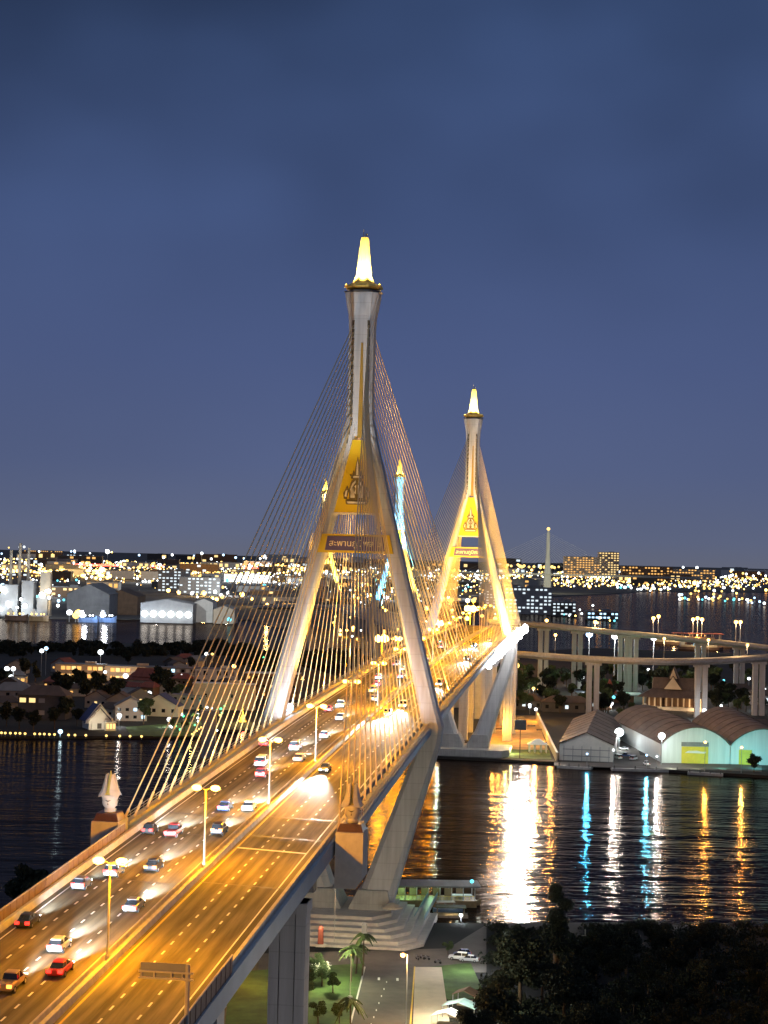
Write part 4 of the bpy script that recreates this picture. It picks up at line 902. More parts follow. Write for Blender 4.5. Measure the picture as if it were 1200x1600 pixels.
# --- lamps on the island
G = 'small lamps along the island quay'
for px in (2, 8, 16, 24, 31, 39, 54, 62, 69, 77, 85, 107, 117, 134, 166, 187, 203, 221): 
    post_px('lamp_warm', px, 1145 + px * .03, 1151 + px * .02, .62, 'small quay lamp on the island bank', G)
for i in range(9): post_px('lamp_warm', 300 + i * 3.6, 1147 - i * 2.6, 1153 - i * 2.6, .55, 'small lamp on the slanting jetty', 'small lamps along the slanting jetty')
for a in [('lamp_blue', 94, 1143, 1152, 1.2, 'blue-white lamp at the quay corner by the temple hall', 2500, (.5, .8, 1)), ('lamp_white', 186, 1118, 1136, 1.3, 'white lamp beside the kiosk', 15000, WHT),
          ('lamp_white', 10, 1045, 1072, 1.7, 'white lamp before the low orange-lit shed', 0, WHT), ('lamp_white', 20, 1045, 1072, 1.6, 'second white lamp before the low orange-lit shed', 9000, WHT), ('lamp_white', 17, 1058, 1076, 1.7, 'lowest white lamp before the low orange-lit shed', 0, WHT),
          ('lamp_white', 64, 1017, 1056, 1.6, 'twin white floodlight on a tall mast in the school yard', 0, WHT), ('lamp_blue', 71, 1013, 1056, 1.5, 'bluish floodlight on the taller mast in the school yard', 0, WHT), ('lamp_white', 156, 1019, 1062, 2.0, 'white floodlight above the school block roof', 12000, WHT),
          ('lamp_sodium', 125, 1044, 1062, 1.6, 'orange lamp in front of the school galleries', 9000, SOD), ('lamp_warm', 181, 1046, 1062, 1.7, 'warm lamp before the white stair tower', 9000, WARM), ('lamp_white', 196, 1056, 1068, 1.8, 'white lamp beside the tiered red temple', 9000, WHT),
          ('lamp_white', 233, 1083, 1098, 1.4, 'white lamp below the tiered red temple', 6000, WHT), ('lamp_white', 164, 1050, 1066, 1.1, 'faint white lamp behind the dark trees', 0, WHT), ('lamp_white', 284, 1056, 1072, 1.4, 'white lamp before the grey gallery block', 7000, WHT),
          ('lamp_white', 322, 1022, 1050, 1.5, 'white floodlight high behind the pale block', 0, WHT), ('lamp_warm', 331, 1022, 1050, 1.1, 'warm floodlight high behind the pale block', 0, WHT), ('lamp_sodium', 365, 1041, 1064, 1.5, 'orange lamp at the end of the pale block', 12000, SOD),
          ('lamp_white', 317, 1086, 1102, 1.3, 'white lamp among the riverside bushes', 6000, WHT), ('lamp_green', 306, 1095, 1106, 1.6, 'green lamp in the riverside trees', 16000, (.2, 1, .4)), ('lamp_cyan', 284, 1105, 1116, 1.4, 'cyan lamp under the round trees', 14000, (.2, .9, .8)),
          ('lamp_white', 350, 1083, 1100, 1.2, 'white lamp behind the lit-parapet building', 0, WHT), ('lamp_white', 264, 1124, 1136, 1.2, 'white lamp beside the blue-roofed house', 9000, WHT), ('lamp_green', 410, 1028, 1046, 1.6, 'green light among dark trees behind the pylon leg', 0, WHT)]:
    post_px(a[0], a[1], a[2], a[3], a[4], a[5], None, a[6] * .25, a[7])
rnd.seed(3)
for i in range(34):
    px, py = rnd.uniform(262, 352), rnd.uniform(1085, 1142)
    post_px(rnd.choice(('lamp_white', 'lamp_warm', 'lamp_white', 'lamp_green')), px, py, py + 7, rnd.uniform(.4, .8), 'tiny garden lamp on the island bank', 'garden lamps on the island bank')

# --- island trees
G = 'dark trees on the island'
for px, py, k, sc in ((5, 1075, 'dark', 1.3), (40, 1062, 'dark_b', 1.6), (88, 1085, 'dark', 1.5), (105, 1095, 'dark_b', 1.7), (120, 1080, 'dark', 1.5), (135, 1100, 'dark_b', 1.6), (150, 1088, 'dark', 1.6), (168, 1105, 'dark_b', 1.4), (180, 1095, 'dark', 1.5), (100, 1125, 'dark', 1.3), (120, 1135, 'dark_b', 1.0),
                      (10, 1135, 'dark', 1.3), (30, 1140, 'dark_b', 1.2), (52, 1143, 'dark', 1.1), (85, 1140, 'dark_b', 1.2), (250, 1086, 'dark', 1.9), (262, 1096, 'dark_b', 1.5), (55, 1066, 'tall', 1.4), (200, 1040, 'dark', 1.3), (300, 1050, 'dark_b', 1.2), (400, 1060, 'dark', 2.0), (385, 1040, 'dark_b', 2.0), (410, 1080, 'dark', 1.6), (430, 1070, 'dark_b', 1.5)):
    P = at(px, py); tree(k, P, sc, 'dark leafy tree between the island houses', G)
tree('broad', at(224, 1132), 1.5, 'round dark tree in the lawn beside the blue-roofed house', 'island garden trees')
tree('broad_b', at(278, 1098), 1.3, 'tree lit green behind the blue-roofed house', 'island garden trees')
lamp_light('POINT', at(276, 1104) + Vector((0, -7, 5)), 3600, (.4, 1, .5), .6)
for i, (px, py) in enumerate(((292, 1132), (305, 1128), (314, 1118), (288, 1142), (268, 1138))): tree(('broad', 'broad_b')[i % 2], at(px, py), .55, 'small bush-like tree lit yellow-green on the bank', 'lit bushes on the bank')
lamp_light('POINT', at(300, 1128) + Vector((0, -5, 5)), 4200, (.85, 1, .35), .6)
rnd.seed(5)
bl = []
for i in range(150):
    px = rnd.uniform(-10, 560); py = rnd.uniform(1010, 1025) + (14 if px > 380 else 0); P = at(px, py); r_ = rnd.uniform(6, 10)
    for q_ in range(4): bl.append((P.x + rnd.gauss(0, 4), P.y + rnd.gauss(0, 4), rnd.uniform(1, 5), r_ * rnd.uniform(.35, .6)))
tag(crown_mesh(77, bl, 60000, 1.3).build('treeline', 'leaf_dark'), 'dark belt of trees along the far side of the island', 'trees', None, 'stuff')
rnd.seed(61)
hl = [a + ' ' + b_ + ' house' for a in ('small', 'low', 'narrow', 'broad') for b_ in ('brown-roofed', 'grey-roofed', 'red-roofed', 'dark')]
for i in range(30):
    px, py = (rnd.uniform(0, 250), rnd.uniform(1036, 1128)) if i < 18 else (rnd.uniform(250, 420), rnd.uniform(1030, 1100))
    rm = ('roof_brown', 'roof_grey', 'roof_red', 'roof_brown')[i % 4]; P = at(px, py)
    o = building(hl[i % 16] + ' crowded among the island trees', P.x, P.y, rnd.uniform(9, 17), rnd.uniform(8, 12), rnd.uniform(4, 7), R(rnd.uniform(-35, 35)), rnd.choice(('wall_dark', 'wall_grey', 'wall_brown', 'wall_cream')), rnd.choice(('gable', 'hip', 'gable')), rm, (3, 1, 1.6, 1.4), lit=rnd.choice((('glass_dark',), ('glass_dark', 'win_warm', 'glass_dark'), ('win_orange', 'glass_dark', 'glass_dark'), ('glass_dark', 'glass_dark', 'win_white'))), cat='house', name='house')
    o['group'] = 'houses among the island trees'
# lawn by the quay
tag(MB().prism([tuple(at(x, y)[:2]) for x, y in ((205, 1150), (310, 1150), (300, 1128), (196, 1136))], -.3, .05).build('lawn', 'grass'), 'lit lawn on the island bank', kind='structure')
# --- island, wharf side to the right of the bridge: warehouses
def shed(label, A, Bp, length, wall_h, rise, arch, wallm, roofm, rec=None):
    # A, Bp: ground points of the two front corners
    d = (Bp - A); w = d.length; rz = math.atan2(d.y, d.x)
    o = thing('warehouse', label, 'warehouse', (A + Bp) / 2, rz)
    n = 14 if arch else 2
    prof = [(-w / 2 + w * i / n, wall_h + (rise * math.sin(PI * i / n) ** .8 if arch else rise * (1 - abs(2 * i / n - 1)))) for i in range(n + 1)]
    q = MB(); q.slab([(-w / 2, -.3), (w / 2, -.3)] + prof[::-1], 1, 0, .5); q.build('front_wall', wallm, o)
    q = MB()
    for x in (-w / 2 + .25, w / 2 - .25): q.box((x, length / 2 + .3, wall_h / 2 - .2), (.5, length, wall_h))
    q.box((0, length, wall_h / 2), (w - 1.2, .5, wall_h)); q.build('side_wall', wallm, o)
    up = [(x * 1.03, z + .06) for x, z in prof]; q = MB(); q.slab(up + [(x, z + .5) for x, z in up[::-1]], 1, -.8, length + 1); q.build('roof', roofm, o)
    q = MB()
    for i in range(1, 8): q.slab([(x, z + .52) for x, z in up] + [(x, z + .68) for x, z in up[::-1]], 1, length * i / 8, length * i / 8 + .35)
    q.build('roof_seams', roofm, o)
    return o, w
A, Bp = at(874, 1187.4), at(958, 1191)
o, w = shed('gabled warehouse with dark brown roof and pale boarded front on the wharf', A, Bp, 128, 7.5, 5.5, False, 'wall_white', 'roof_brown')
q = MB()
for x in frange(-w / 2 + 2, w / 2 - 2, 6): q.box((x, -.12, 3.4), (.25, .2, 6.8))
q.box((0, -.12, 5.2), (w - 3, .16, .3)); q.box((0, -.12, 2.2), (w - 3, .16, .3)); q.build('boarding', 'wall_grey', o)
A, Bp = at(1034, 1192), at(1140, 1194)
o, w = shed('vaulted warehouse with brown roof and wide yellow door lit greenish white', A, Bp, 120, 8.5, 8.0, True, 'tin_white', 'roof_brown')
MB().box((-.5, -.1, 3.9), (12.5, .3, 7.8)).build('door', 'door_yellow', o); MB().box((-.5, -.12, 8.9), (12.8, .3, 1.9)).build('sign_board', 'roof_grey', o)
q = MB(); q.slab([(-5.2, 4.9), (4, 4.7), (4.8, 5.5), (2.0, 5.6), (.5, 6.0), (-3.8, 5.8)], 1, -.4, -.26); q.build('door_emblem', 'wall_white', o)
A, Bp = at(1141, 1194), at(1245, 1197)
o, w = shed('second vaulted warehouse with its front lit turquoise', A, Bp, 120, 8.5, 8.0, True, 'tin_white', 'roof_brown')
MB().box((-8.5, -.1, 3.4), (6, .3, 6.8)).build('door', 'door_yellow', o)
for px, pw, col in ((1048, 7000, (.95, 1, .82)), (1085, 4500, (.9, 1, .5)), (1125, 5500, (.25, 1, .80)), (1180, 9000, (.15, .9, 1))):
    P = at(px, 1200); lamp_light('SPOT', (P.x, P.y - 7, 1.5), pw, col, .4, (P.x, P.y + 8, 6), R(140), .6)
post_px('lamp_white', 967, 1144, 1172, 2.3, 'dazzling white lamp in the yard between the warehouses', None, 9000, WHT)
post_px('lamp_white', 1033, 1150, 1195, 1.7, 'white lamp post at the corner of the vaulted warehouse', None, 5000, WHT)
post_px('lamp_white', 1100, 1110, 1125, 1.2, 'small white lamp in front of the ramp pier behind the vaulted roofs', None, 8000, WHT)
tag(MB().prism([tuple(at(x, y)[:2]) for x, y in ((866, 1196), (1030, 1201), (1190, 1206), (1190, 1197), (1000, 1180), (985, 1135), (950, 1135), (955, 1192), (866, 1191))], -.3, .06).build('wharf_pavement', 'asphalt_ground'), 'paved wharf yard between the warehouses', kind='structure')
# added lamps on the quay facing the river, placed for their streaks
for px, pyh, pyb, r, mm, col, pw, lb in ((917, 1178, 1196, .55, 'lamp_blue', (.06, .50, 1.0), 34000, 'added blue quay lamp in front of the gabled warehouse'), (958, 1172, 1198, .6, 'lamp_white', (1, .98, .95), 36000, 'added white quay lamp between the landing stages'), (1010, 1180, 1202, .55, 'lamp_blue', (.08, .55, 1.0), 34000, 'added blue quay lamp before the vaulted warehouse'), (1026, 1182, 1203, .5, 'lamp_white', (.9, .97, 1), 26000, 'added small white quay lamp next to the blue one'), (1101, 1160, 1206, .6, 'lamp_sodium', (1, .48, .08), 20000, 'added orange quay lamp on a dark post before the yellow door'), (1158, 1168, 1208, .6, 'lamp_sodium', (1, .48, .10), 20000, 'added orange quay lamp before the turquoise warehouse')):
    P = at(px, pyb); z = atY(px, pyh, P.y).z; post(mm, P, z, r, lb); lamp_light('SPOT', (P.x, P.y - r - .3, z), pw, col, .5, (P.x * .8, P.y - 160, -1), R(56), .7)
P = at(708, 1172); lamp_light('SPOT', (P.x, P.y - 2, 5), 30000, (.1, 1, .45), .5, (P.x, P.y - 120, -1), R(60), .7)
for px, pw, col in ((683, 10000, (.6, 1, .95)), (770, 12000, (1, .5, .08)), (790, 16000, (1, .75, .2)), (836, 60000, (1, .50, .08)), (860, 22000, (1, .45, .10))): P = at(px, 1168); lamp_light('SPOT', (P.x, P.y - 2, 11 if px > 800 else 7), pw, col, .6, (P.x * .85, P.y - 150, -1), R(56), .7)
# floating pontoons at the wharf
for a, lb in (((872, 925, 1199), 'low concrete landing stage in front of the gabled warehouse'), ((955, 1060, 1203), 'long low landing stage beside the white lamp post'), ((1075, 1130, 1209), 'dark pontoon in front of the vaulted warehouses')):
    p0, p1_ = at(a[0], a[2], -1.2), at(a[1], a[2] + 3, -1.2); c = (p0 + p1_) / 2; o = thing('landing_stage', lb, 'pontoon', c, math.atan2((p1_ - p0).y, (p1_ - p0).x)); L_ = (p1_ - p0).length
    MB().box((0, 0, .55), (L_, 7, 1.1)).build('float', 'concrete', o)
    q = MB(); 
    for x in frange(-L_ / 2 + 1, L_ / 2 - 1, 4): q.tube((x, -3.1, 0), (x, -3.1, 2.4), .25, 6)
    q.build('bollards', 'metal_dark', o)
# lit playground / parking court by the far pylon
tag(MB().prism([tuple(at(x, y)[:2]) for x, y in ((748, 1176), (860, 1182), (838, 1118), (762, 1118))], -.3, .05).build('court_pavement', 'sand'), 'sandy court under orange lamps', kind='structure')
tag(MB().prism([tuple(at(x, y)[:2]) for x, y in ((780, 1184), (862, 1187), (858, 1172), (790, 1171))], -.3, .12).build('lawn', 'grass'), 'strip of lit lawn along the quay', kind='structure')
for px, py in ((765, 1132), (800, 1140), (835, 1128), (780, 1160), (838, 1158)): lamp_light('POINT', at(px, py) + Vector((0, 0, 9)), 16000, (1.0, .46, .06), .6)
for px, py, lb in ((764, 1128, 'orange lamp at the back of the sandy court'), (694, 1122, 'orange lamp under the deck behind the near pylon foot')): post_px('lamp_sodium', px, py, py + 24, 1.2, lb, None, 9000, SOD)
post_px('lamp_green', 708, 1167, 1176, 1.0, 'green navigation light on the foot of the far pylon', None, 26000, (.1, 1, .45))
post_px('lamp_warm', 798, 1166, 1178, .6, 'small warm lamp on the lit lawn', None, 5000, (1, .95, .4))
P = at(812, 1185); o = thing('notice_board', 'dark square board on a thin post at the quay', 'sign', P)
MB().tube((0, 0, 0), (0, 0, 14), .2, 6).build('post', 'metal_dark', o); MB().box((0, 0, 15.5), (5.4, .4, 4.6)).build('board', 'metal_dark', o)
P = at(840, 1176); o = thing('garden_pavilion', 'little white pavilion with peaked roof on the lit lawn', 'pavilion', P)
for x in (-4, -1.5, 1.5, 4):
    for y in (-2, 2): MB().box((x, y, 2), (.5, .5, 4)).build('column', 'wall_white', o)
q = MB(); q.loft([[(-5, -3, 4), (5, -3, 4), (5, 3, 4), (-5, 3, 4)], [(-1, -.2, 6.6), (1, -.2, 6.6), (1, .2, 6.6), (-1, .2, 6.6)]]); q.build('roof', 'wall_white', o)
rnd.seed(21)
for i in range(7):
    px, py = rnd.uniform(768, 845), rnd.uniform(1122, 1150); P = at(px, py); o = thing('court_bench', 'low bench on the sandy court', 'bench', P, rnd.uniform(-.3, .3), 'benches on the sandy court')
    MB().box((0, 0, .55), (4.5, .9, .15)).build('seat', 'wood_deck', o); q = MB(); q.box((-1.8, 0, .25), (.2, .8, .5)); q.box((1.8, 0, .25), (.2, .8, .5)); q.build('legs', 'concrete', o); MB().box((0, .42, 1.0), (4.5, .12, .7)).build('backrest', 'wood_deck', o)
# wall between court and warehouse
a, b_ = at(870, 1190), at(838, 1122); o = thing('boundary_wall', 'long pale wall running back from the quay beside the gabled warehouse', 'wall', (a + b_) / 2, math.atan2((b_ - a).y, (b_ - a).x))
MB().box((0, 0, 2), ((b_ - a).length, .6, 4)).build('wall', 'wall_cream', o); MB().box((0, 0, 4.15), ((b_ - a).length + .3, 1.0, .3)).build('coping', 'wall_white', o)

# --- Thai pavilion hall under the ramps
P = at(1052, 1108); o = thing('temple_pavilion', 'broad pavilion with tiered dark roofs and lit columns under the ramps', 'temple', P, R(-14))
q = MB(); q.box((0, 0, 1), (40, 24, 2)); q.build('base', 'stone', o)
for x in frange(-18, 18, 11):
    for y in (-10, 10): MB().box((x, y, 5), (.9, .9, 6)).build('column', 'wall_cream', o)
MB().box((0, 2, 5), (33, 14, 6)).build('wall', 'wall_brown', o)
q = MB(); q.loft([[(-22, -14, 8), (22, -14, 8), (22, 14, 8), (-22, 14, 8)], [(-13, -5, 13), (13, -5, 13), (13, 5, 13), (-13, 5, 13)]]); q.build('lower_roof', 'roof_brown', o)
for (cx, w, d, z0, z1) in ((0, 26, 8, 12.8, 20), (0, 12, 13, 13, 21.5), (0, 6, 8, 19.5, 27)):
    if w > d: 
        q = MB(); q.slab([(-d / 2 - .5, z0), (0, z1), (d / 2 + .5, z0), (d / 2, z0 - .4), (-d / 2, z0 - .4)], 0, -w / 2, w / 2); q.build('upper_roof', 'roof_brown', o)
        q = MB(); 
        for sx in (-1, 1): q.slab([(-d / 2 + .6, z0 + .1), (0, z1 - .9), (d / 2 - .6, z0 + .1)], 0, sx * (w / 2 + .02), sx * (w / 2 + .3))
        q.build('gable_front', 'wall_cream', o)
    else:
        MB().gable(-w / 2, w / 2, -d / 2, d / 2, z0, z1, .4).build('upper_roof', 'roof_brown', o); q = MB(); q.slab([(-w / 2 + .5, z0), (w / 2 - .5, z0), (0, z1 - .9)], 1, -d / 2 - .75, -d / 2 - .45); q.build('gable_front', 'wall_cream', o)
q = MB()
for i in range(4): q.box((-13, -13.5 - i * 1.6, 1.6 - i * .4), (12, 1.6, .8))
q.build('steps', 'stone', o)
lamp_light('POINT', P + Vector((-16, -20, 4)), 5000, (1, .66, .34), 1); lamp_light('POINT', P + Vector((12, -20, 4)), 5000, (1, .66, .34), 1)
P = at(952, 1096); o = thing('temple_pavilion', 'small red-spired pavilion with a wide pale roof beside the slim ramp pier', 'temple', P)
q = MB(); q.box((0, 0, 2.5), (30, 18, 5)); q.build('wall', 'wall_brown', o); MB().box((0, 0, 5.3), (44, 26, .5)).build('roof', 'tarp', o); q = MB(); q.lathe([(7, 5.6), (5, 8), (3, 9), (2, 12), (.1, 15)], 4, ph=PI / 4); q.build('upper_roof', 'roof_red', o)
lamp_light('POINT', P + Vector((0, -16, 9)), 2500, (1, .8, .6), .6)

# --- island trees and lamps on the right
G = 'park trees under the ramps'
rnd.seed(11)
for i in range(160):
    px = rnd.uniform(775, 1200); py = rnd.uniform(1058, 1116)
    if 985 < px < 1110 and py > 1080: py -= 30
    tree(rnd.choice(('broad', 'dark', 'broad_b', 'dark_b')), at(px, py), rnd.uniform(.9, 1.5), 'leafy park tree under the ramps', G)
for px, py in ((985, 1128), (1000, 1134), (970, 1125), (1020, 1122), (985, 1115)): tree('broad', at(px, py), .75, 'small leafy tree behind the gabled warehouse yard', 'yard trees')
tree('broad_b', at(982, 1078), 1.25, 'domed tree lit green by a lamp under the upper ramp', 'lit round trees'); lamp_light('POINT', at(982, 1086) + Vector((0, -8, 12)), 9000, (.5, 1, .65), .8)
tree('broad', at(858, 1075), 1.1, 'pale green tree beneath the lower ramp end', 'lit round trees'); lamp_light('POINT', at(858, 1083) + Vector((0, -8, 12)), 6000, (.5, 1, .65), .8)
tree('dark', at(1178, 1207), .85, 'dark round tree on the quay before the turquoise warehouse', 'quay trees')
for i in range(40):
    px = rnd.uniform(790, 1200); py = rnd.uniform(1052, 1112)
    if 1000 < px < 1100: py = rnd.uniform(1046, 1070)
    k = rnd.choice(('lamp_white', 'lamp_white', 'lamp_white', 'lamp_warm', 'lamp_cyan'))
    post_px(k, px, py, py + rnd.uniform(9, 15), rnd.uniform(.7, 1.3), 'white park lamp among the trees under the ramps', 'park lamps under the ramps', 2200 if i % 4 == 0 else 0, WHT)
for px, py in ((797, 1042), (806, 1040), (800, 1044)): post_px('lamp_warm', px, py, py + 30, 2.4, 'bright warm lamp beside the far pylon under the ramp', 'bright warm lamps under the ramp', 16000, WARM)
for px, py, wd, wallm, lb in ((1180, 1152, 20, 'wall_cream', 'orange-lit shopfront house behind the second vaulted warehouse'), (885, 1112, 30, 'wall_dark', 'dark long-roofed house behind the gabled warehouse'), (820, 1108, 22, 'wall_dark', 'dark house behind the sandy court'), (925, 1108, 22, 'wall_brown', 'brown low house by the slim ramp pier'), (1150, 1090, 24, 'wall_grey', 'grey house behind the park trees'), (1195, 1100, 24, 'wall_white', 'white house at the edge behind the park trees')):
    P = at(px, py); building(lb, P.x, P.y, wd, 12, 6, R(rnd.uniform(-12, 12)), wallm, 'hip', 'roof_brown', (5, 1, 2, 2.2), lit=('win_orange', 'glass_dark', 'win_warm') if 'orange' in lb else ('glass_dark', 'glass_dark', 'win_white', 'glass_dark'), cat='house', name='house')
# anchored barges and a wharf on the far river
for px0, px1, py, lb in ((1020, 1080, 1006, 'pale barge moored behind the upper ramp'), (1085, 1150, 1010, 'second pale barge with a striped deck behind the upper ramp'), (1060, 1130, 1014, 'low barge lying along the bank behind the ramps')):
    a, b_ = at(px0, py, -1.2), at(px1, py + 2, -1.2); c = (a + b_) / 2; L_ = (b_ - a).length; o = thing('barge', lb, 'barge', c, math.atan2((b_ - a).y, (b_ - a).x))
    q = MB(); q.prism([(-L_ / 2, -5), (L_ / 2 - 5, -6), (L_ / 2, 0), (L_ / 2 - 5, 6), (-L_ / 2, 5)], -.8, 3); q.build('hull', 'hull_rust', o); q = MB(); q.prism([(-L_ / 2 + 2, -4), (L_ / 2 - 7, -4.6), (L_ / 2 - 7, 4.6), (-L_ / 2 + 2, 4)], 3.01, 5); q.build('hatch_cover', 'wall_cream', o)
    MB().box((-L_ / 2 + 4, 0, 5.6), (5, 6, 5)).build('wheelhouse', 'wall_white', o); lamp_light('POINT', (c.x, c.y - 14, 12), 16000, WARM, 1)

# ------------------------------------------------------------------ near bank: park, road, ferry pier
def gpoly(name, pts, m_, lb, z=.05): return tag(MB().prism([tuple(at(x, y)[:2]) for x, y in pts], -.3, z).build(name, m_), lb, kind='structure')
gpoly('forecourt', ((340, 1492), (700, 1482), (760, 1445), (760, 1520), (700, 1520), (340, 1560)), 'asphalt_ground', 'paved forecourt before the pylon steps', .05)
gpoly('street', ((570, 1500), (648, 1500), (640, 1605), (635, 1720), (520, 1720), (548, 1605)), 'asphalt_ground', 'two-lane street leading to the pylon steps', .06)
gpoly('pavement', ((648.6, 1512), (690, 1512), (720, 1720), (640.5, 1720), (645, 1605)), 'wall_cream', 'paved footway beside the street', .16)
gpoly('lawn', ((460, 1512), (569, 1506), (546, 1607), (515, 1720), (340, 1720), (360, 1520)), 'grass', 'park lawn beside the street', .1)
gpoly('lawn', ((668, 1512), (735, 1505), (760, 1560), (700, 1562), (690, 1552)), 'grass', 'bright green lawn by the footway', .14)
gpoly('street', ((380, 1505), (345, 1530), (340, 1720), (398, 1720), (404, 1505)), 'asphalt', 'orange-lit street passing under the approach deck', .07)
q = MB()
for i in range(12):
    p = at(604 - i * 4.0, 1535 + i * 11); q.box((p.x, p.y, .09), (.22, 1.3, .02))
for i, (px, py) in enumerate(((592, 1530), (621, 1531))): p = at(px, py); q.box((p.x, p.y, .09), (.5, 2.4, .02))
tag(q.build('lane_markings', 'paint_white'), 'white dashes on the park street', kind='structure')
for pts, mm, lb in ((((570, 1512), (546, 1607), (515, 1720)), 'paint_white', 'pale kerb along the park lawn'), (((648, 1512), (641, 1605), (636, 1720)), 'paint_yellow', 'yellow painted kerb beside the footway')):
    q = MB(); v = [at(*p) for p in pts]
    for a, b_ in zip(v, v[1:]): q.loft([[(p.x - .16, p.y, .0), (p.x + .16, p.y, .0), (p.x + .16, p.y, .24), (p.x - .16, p.y, .24)] for p in (a, b_)])
    tag(q.build('kerb', mm), lb, kind='structure')
def arm_lamp(px, py, pyb, lb, pw):
    P = at(px, pyb); h = atY(px, py, P.y).z; o = thing('street_lamp', lb, 'street lamp', P)
    MB().tube((.35, 0, 0), (.35, 0, h + .2), .13, 8, .08).build('pole', 'pole_grey', o); MB().tube((.35, 0, h + .2), (-.5, 0, h + .25), .06, 6).build('arm', 'pole_grey', o)
    q = MB(); q.ball((-.55, 0, h + .1), .52, 10, 6, .7); q.build('lamp_head', 'lamp_sodium', o, smooth=True); lamp_light('POINT', (P.x - .6, P.y - .2, h - .7), pw, (1, .58, .18), .4)
arm_lamp(631, 1493, 1612, 'single orange street lamp at the corner of the park street', 9000)
P = at(620, 1660); lamp_light('POINT', (P.x, P.y, 9), 8000, (1, .6, .25), .5)
P = at(400, 1640); lamp_light('POINT', (P.x, P.y, 9), 5200, SOD, .5); P = at(372, 1540); lamp_light('POINT', (P.x, P.y, 9), 5200, SOD, .5)
P = at(700, 1600); lamp_light('POINT', (P.x, P.y, 8), 6500, (.9, 1, .8), .5); P = at(735, 1520); lamp_light('POINT', (P.x, P.y, 7), 3600, (.9, .95, 1), .5)
P = at(520, 1545); lamp_light('POINT', (P.x, P.y, 9), 8000, (.95, 1, .6), .5)
def pier_fill_mast(x, y, h, pw, lb):  # added lamp post out of view, brightening the pier and fascia
    o = thing('lamp_post', lb, 'street lamp', (x, y, 0)); MB().tube((0, 0, 0), (0, 0, h), .16, 8, .1).build('pole', 'pole_grey', o); q = MB(); q.ball((0, 0, h), .45, 10, 6); q.build('bulb', 'lamp_white', o); lamp_light('POINT', (x - .2, y, h - .9), pw, (1, .86, .70), .5)
pier_fill_mast(14, 226, 19, 13000, 'added unseen lamp post brightening the approach pier and deck fascia')
# lamps that light the pylon steps and foot
for px, py in ((500, 1478), (560, 1484), (650, 1482)): P = at(px, py); lamp_light('POINT', (P.x, P.y - 9, 8), 1500, (1, .74, .48), .5)
for px, py, h, lb in ((522, 1478, 19, 'slim white flagpole in front of the pylon steps'), (547, 1560, 9, 'thin pale pole on the park lawn')):
    P = at(px, py); o = thing('flagpole', lb, 'pole', P); MB().tube((0, 0, 0), (0, 0, h), .13, 6, .08).build('mast', 'pole_paint', o); MB().lathe([(.5, 0), (.5, .5), (.2, .6)], 8).build('base', 'concrete', o); MB().ball((0, 0, h), .18, 6, 4).build('finial', 'gold', o)
for px, py, mm, lb in ((501, 1468, 'roof_red', 'reddish memorial stele standing on the pylon steps'), (569, 1462, 'wall_grey', 'grey memorial stele standing on the pylon steps')):
    P = at(px, py, 3); o = thing('stele', lb, 'monument', (P.x, P.y, 1.4)); q = MB(); q.loft([octring(0, .7, .5, 0), octring(0, .6, .45, 4.2), octring(0, .3, .2, 4.8)]); q.build('shaft', mm, o); MB().box((0, 0, .3), (2.2, 1.8, .6)).build('base', 'stone', o)
for px, py, h, lb in ((566, 1512, 9, 'tallest palm by the street before the steps'), (548, 1520, 7, 'smaller palm leaning beside the tallest palm'), (556, 1508, 6, 'short bushy palm behind the tallest palm'), (545, 1625, 9, 'palm at the edge of the lawn')): make_palm(at(px, py + 14), h, lb, int(px))
G = 'park trees on the lawn'
for px, py, sc in ((490, 1530, .6), (503, 1542, .55), (520, 1552, .5), (480, 1550, .6), (470, 1580, .7), (530, 1600, .45), (497, 1600, .5)): tree('park', at(px, py), sc, 'small leafy park tree on the lawn', G)
# flowering shrub
o = make_tree(31, 1500, .22, 'leaf', 4.0, 2.2); o.name = 'flowering_shrub'; o.location = at(503, 1532); o['label'] = 'shrub covered with white blossom on the park lawn'; o['category'] = 'shrub'
crown_mesh(5, [(.5, -.8, 3.2, 1.7), (-1.5, -.6, 2.8, 1.4)], 330, .24).build('blossom', 'wall_white', o)
# ferry pier pavilion
a, b_ = at(592, 1412, -1.2), at(742, 1414, -1.2); c = (a + b_) / 2; L_ = (b_ - a).length
o = thing('ferry_pier', 'floating ferry pier with long flat roof glowing green inside', 'pier', c, math.atan2((b_ - a).y, (b_ - a).x))
MB().box((0, 0, .9), (L_, 8, 1.8)).build('pontoon', 'hull_wood', o); MB().box((0, 0, 5.6), (L_ + 2, 9.5, .35)).build('roof', 'roof_grey', o)
for x in frange(-L_ / 2 + .5, L_ / 2 - .5, 9):
    for y in (-3.6, 3.6): MB().box((x, y, 3.6), (.25, .25, 3.7)).build('post', 'metal_grey', o)
q = MB()
for x in frange(-L_ / 2 + 1, L_ / 2 - 2, 22): q.box((x, -3.9, 2.5), (.08, .08, 1.0))
q.box((0, -3.9, 3.0), (L_ - 1, .1, .1)); q.build('railing', 'gold', o)
for x, mm in zip(frange(-L_ / 2 + 2, L_ / 2 - 2, 11), ('win_green', 'win_green', 'win_white', 'win_green', 'screen_blue', 'win_white', 'win_white', 'screen_blue', 'win_white', 'win_green', 'win_white')): MB().box((x, 1.5, 5.28), (1.4, .25, .14)).build('tube_light', mm, o)
for i, x in enumerate(frange(-L_ / 2 + 3, L_ / 2 - 4, 7)): MB().box((x, 2.6, 2.9), (1.8, .8, 2.0)).build('kiosk', 'wall_brown', o)
for x in (-13, -6, 1, 8, 14): lamp_light('POINT', c + Vector((x, -1, 5.0)), 800 if x < 0 else 220, (.40, 1, .45) if x < 2 else (.7, .95, 1), .4)
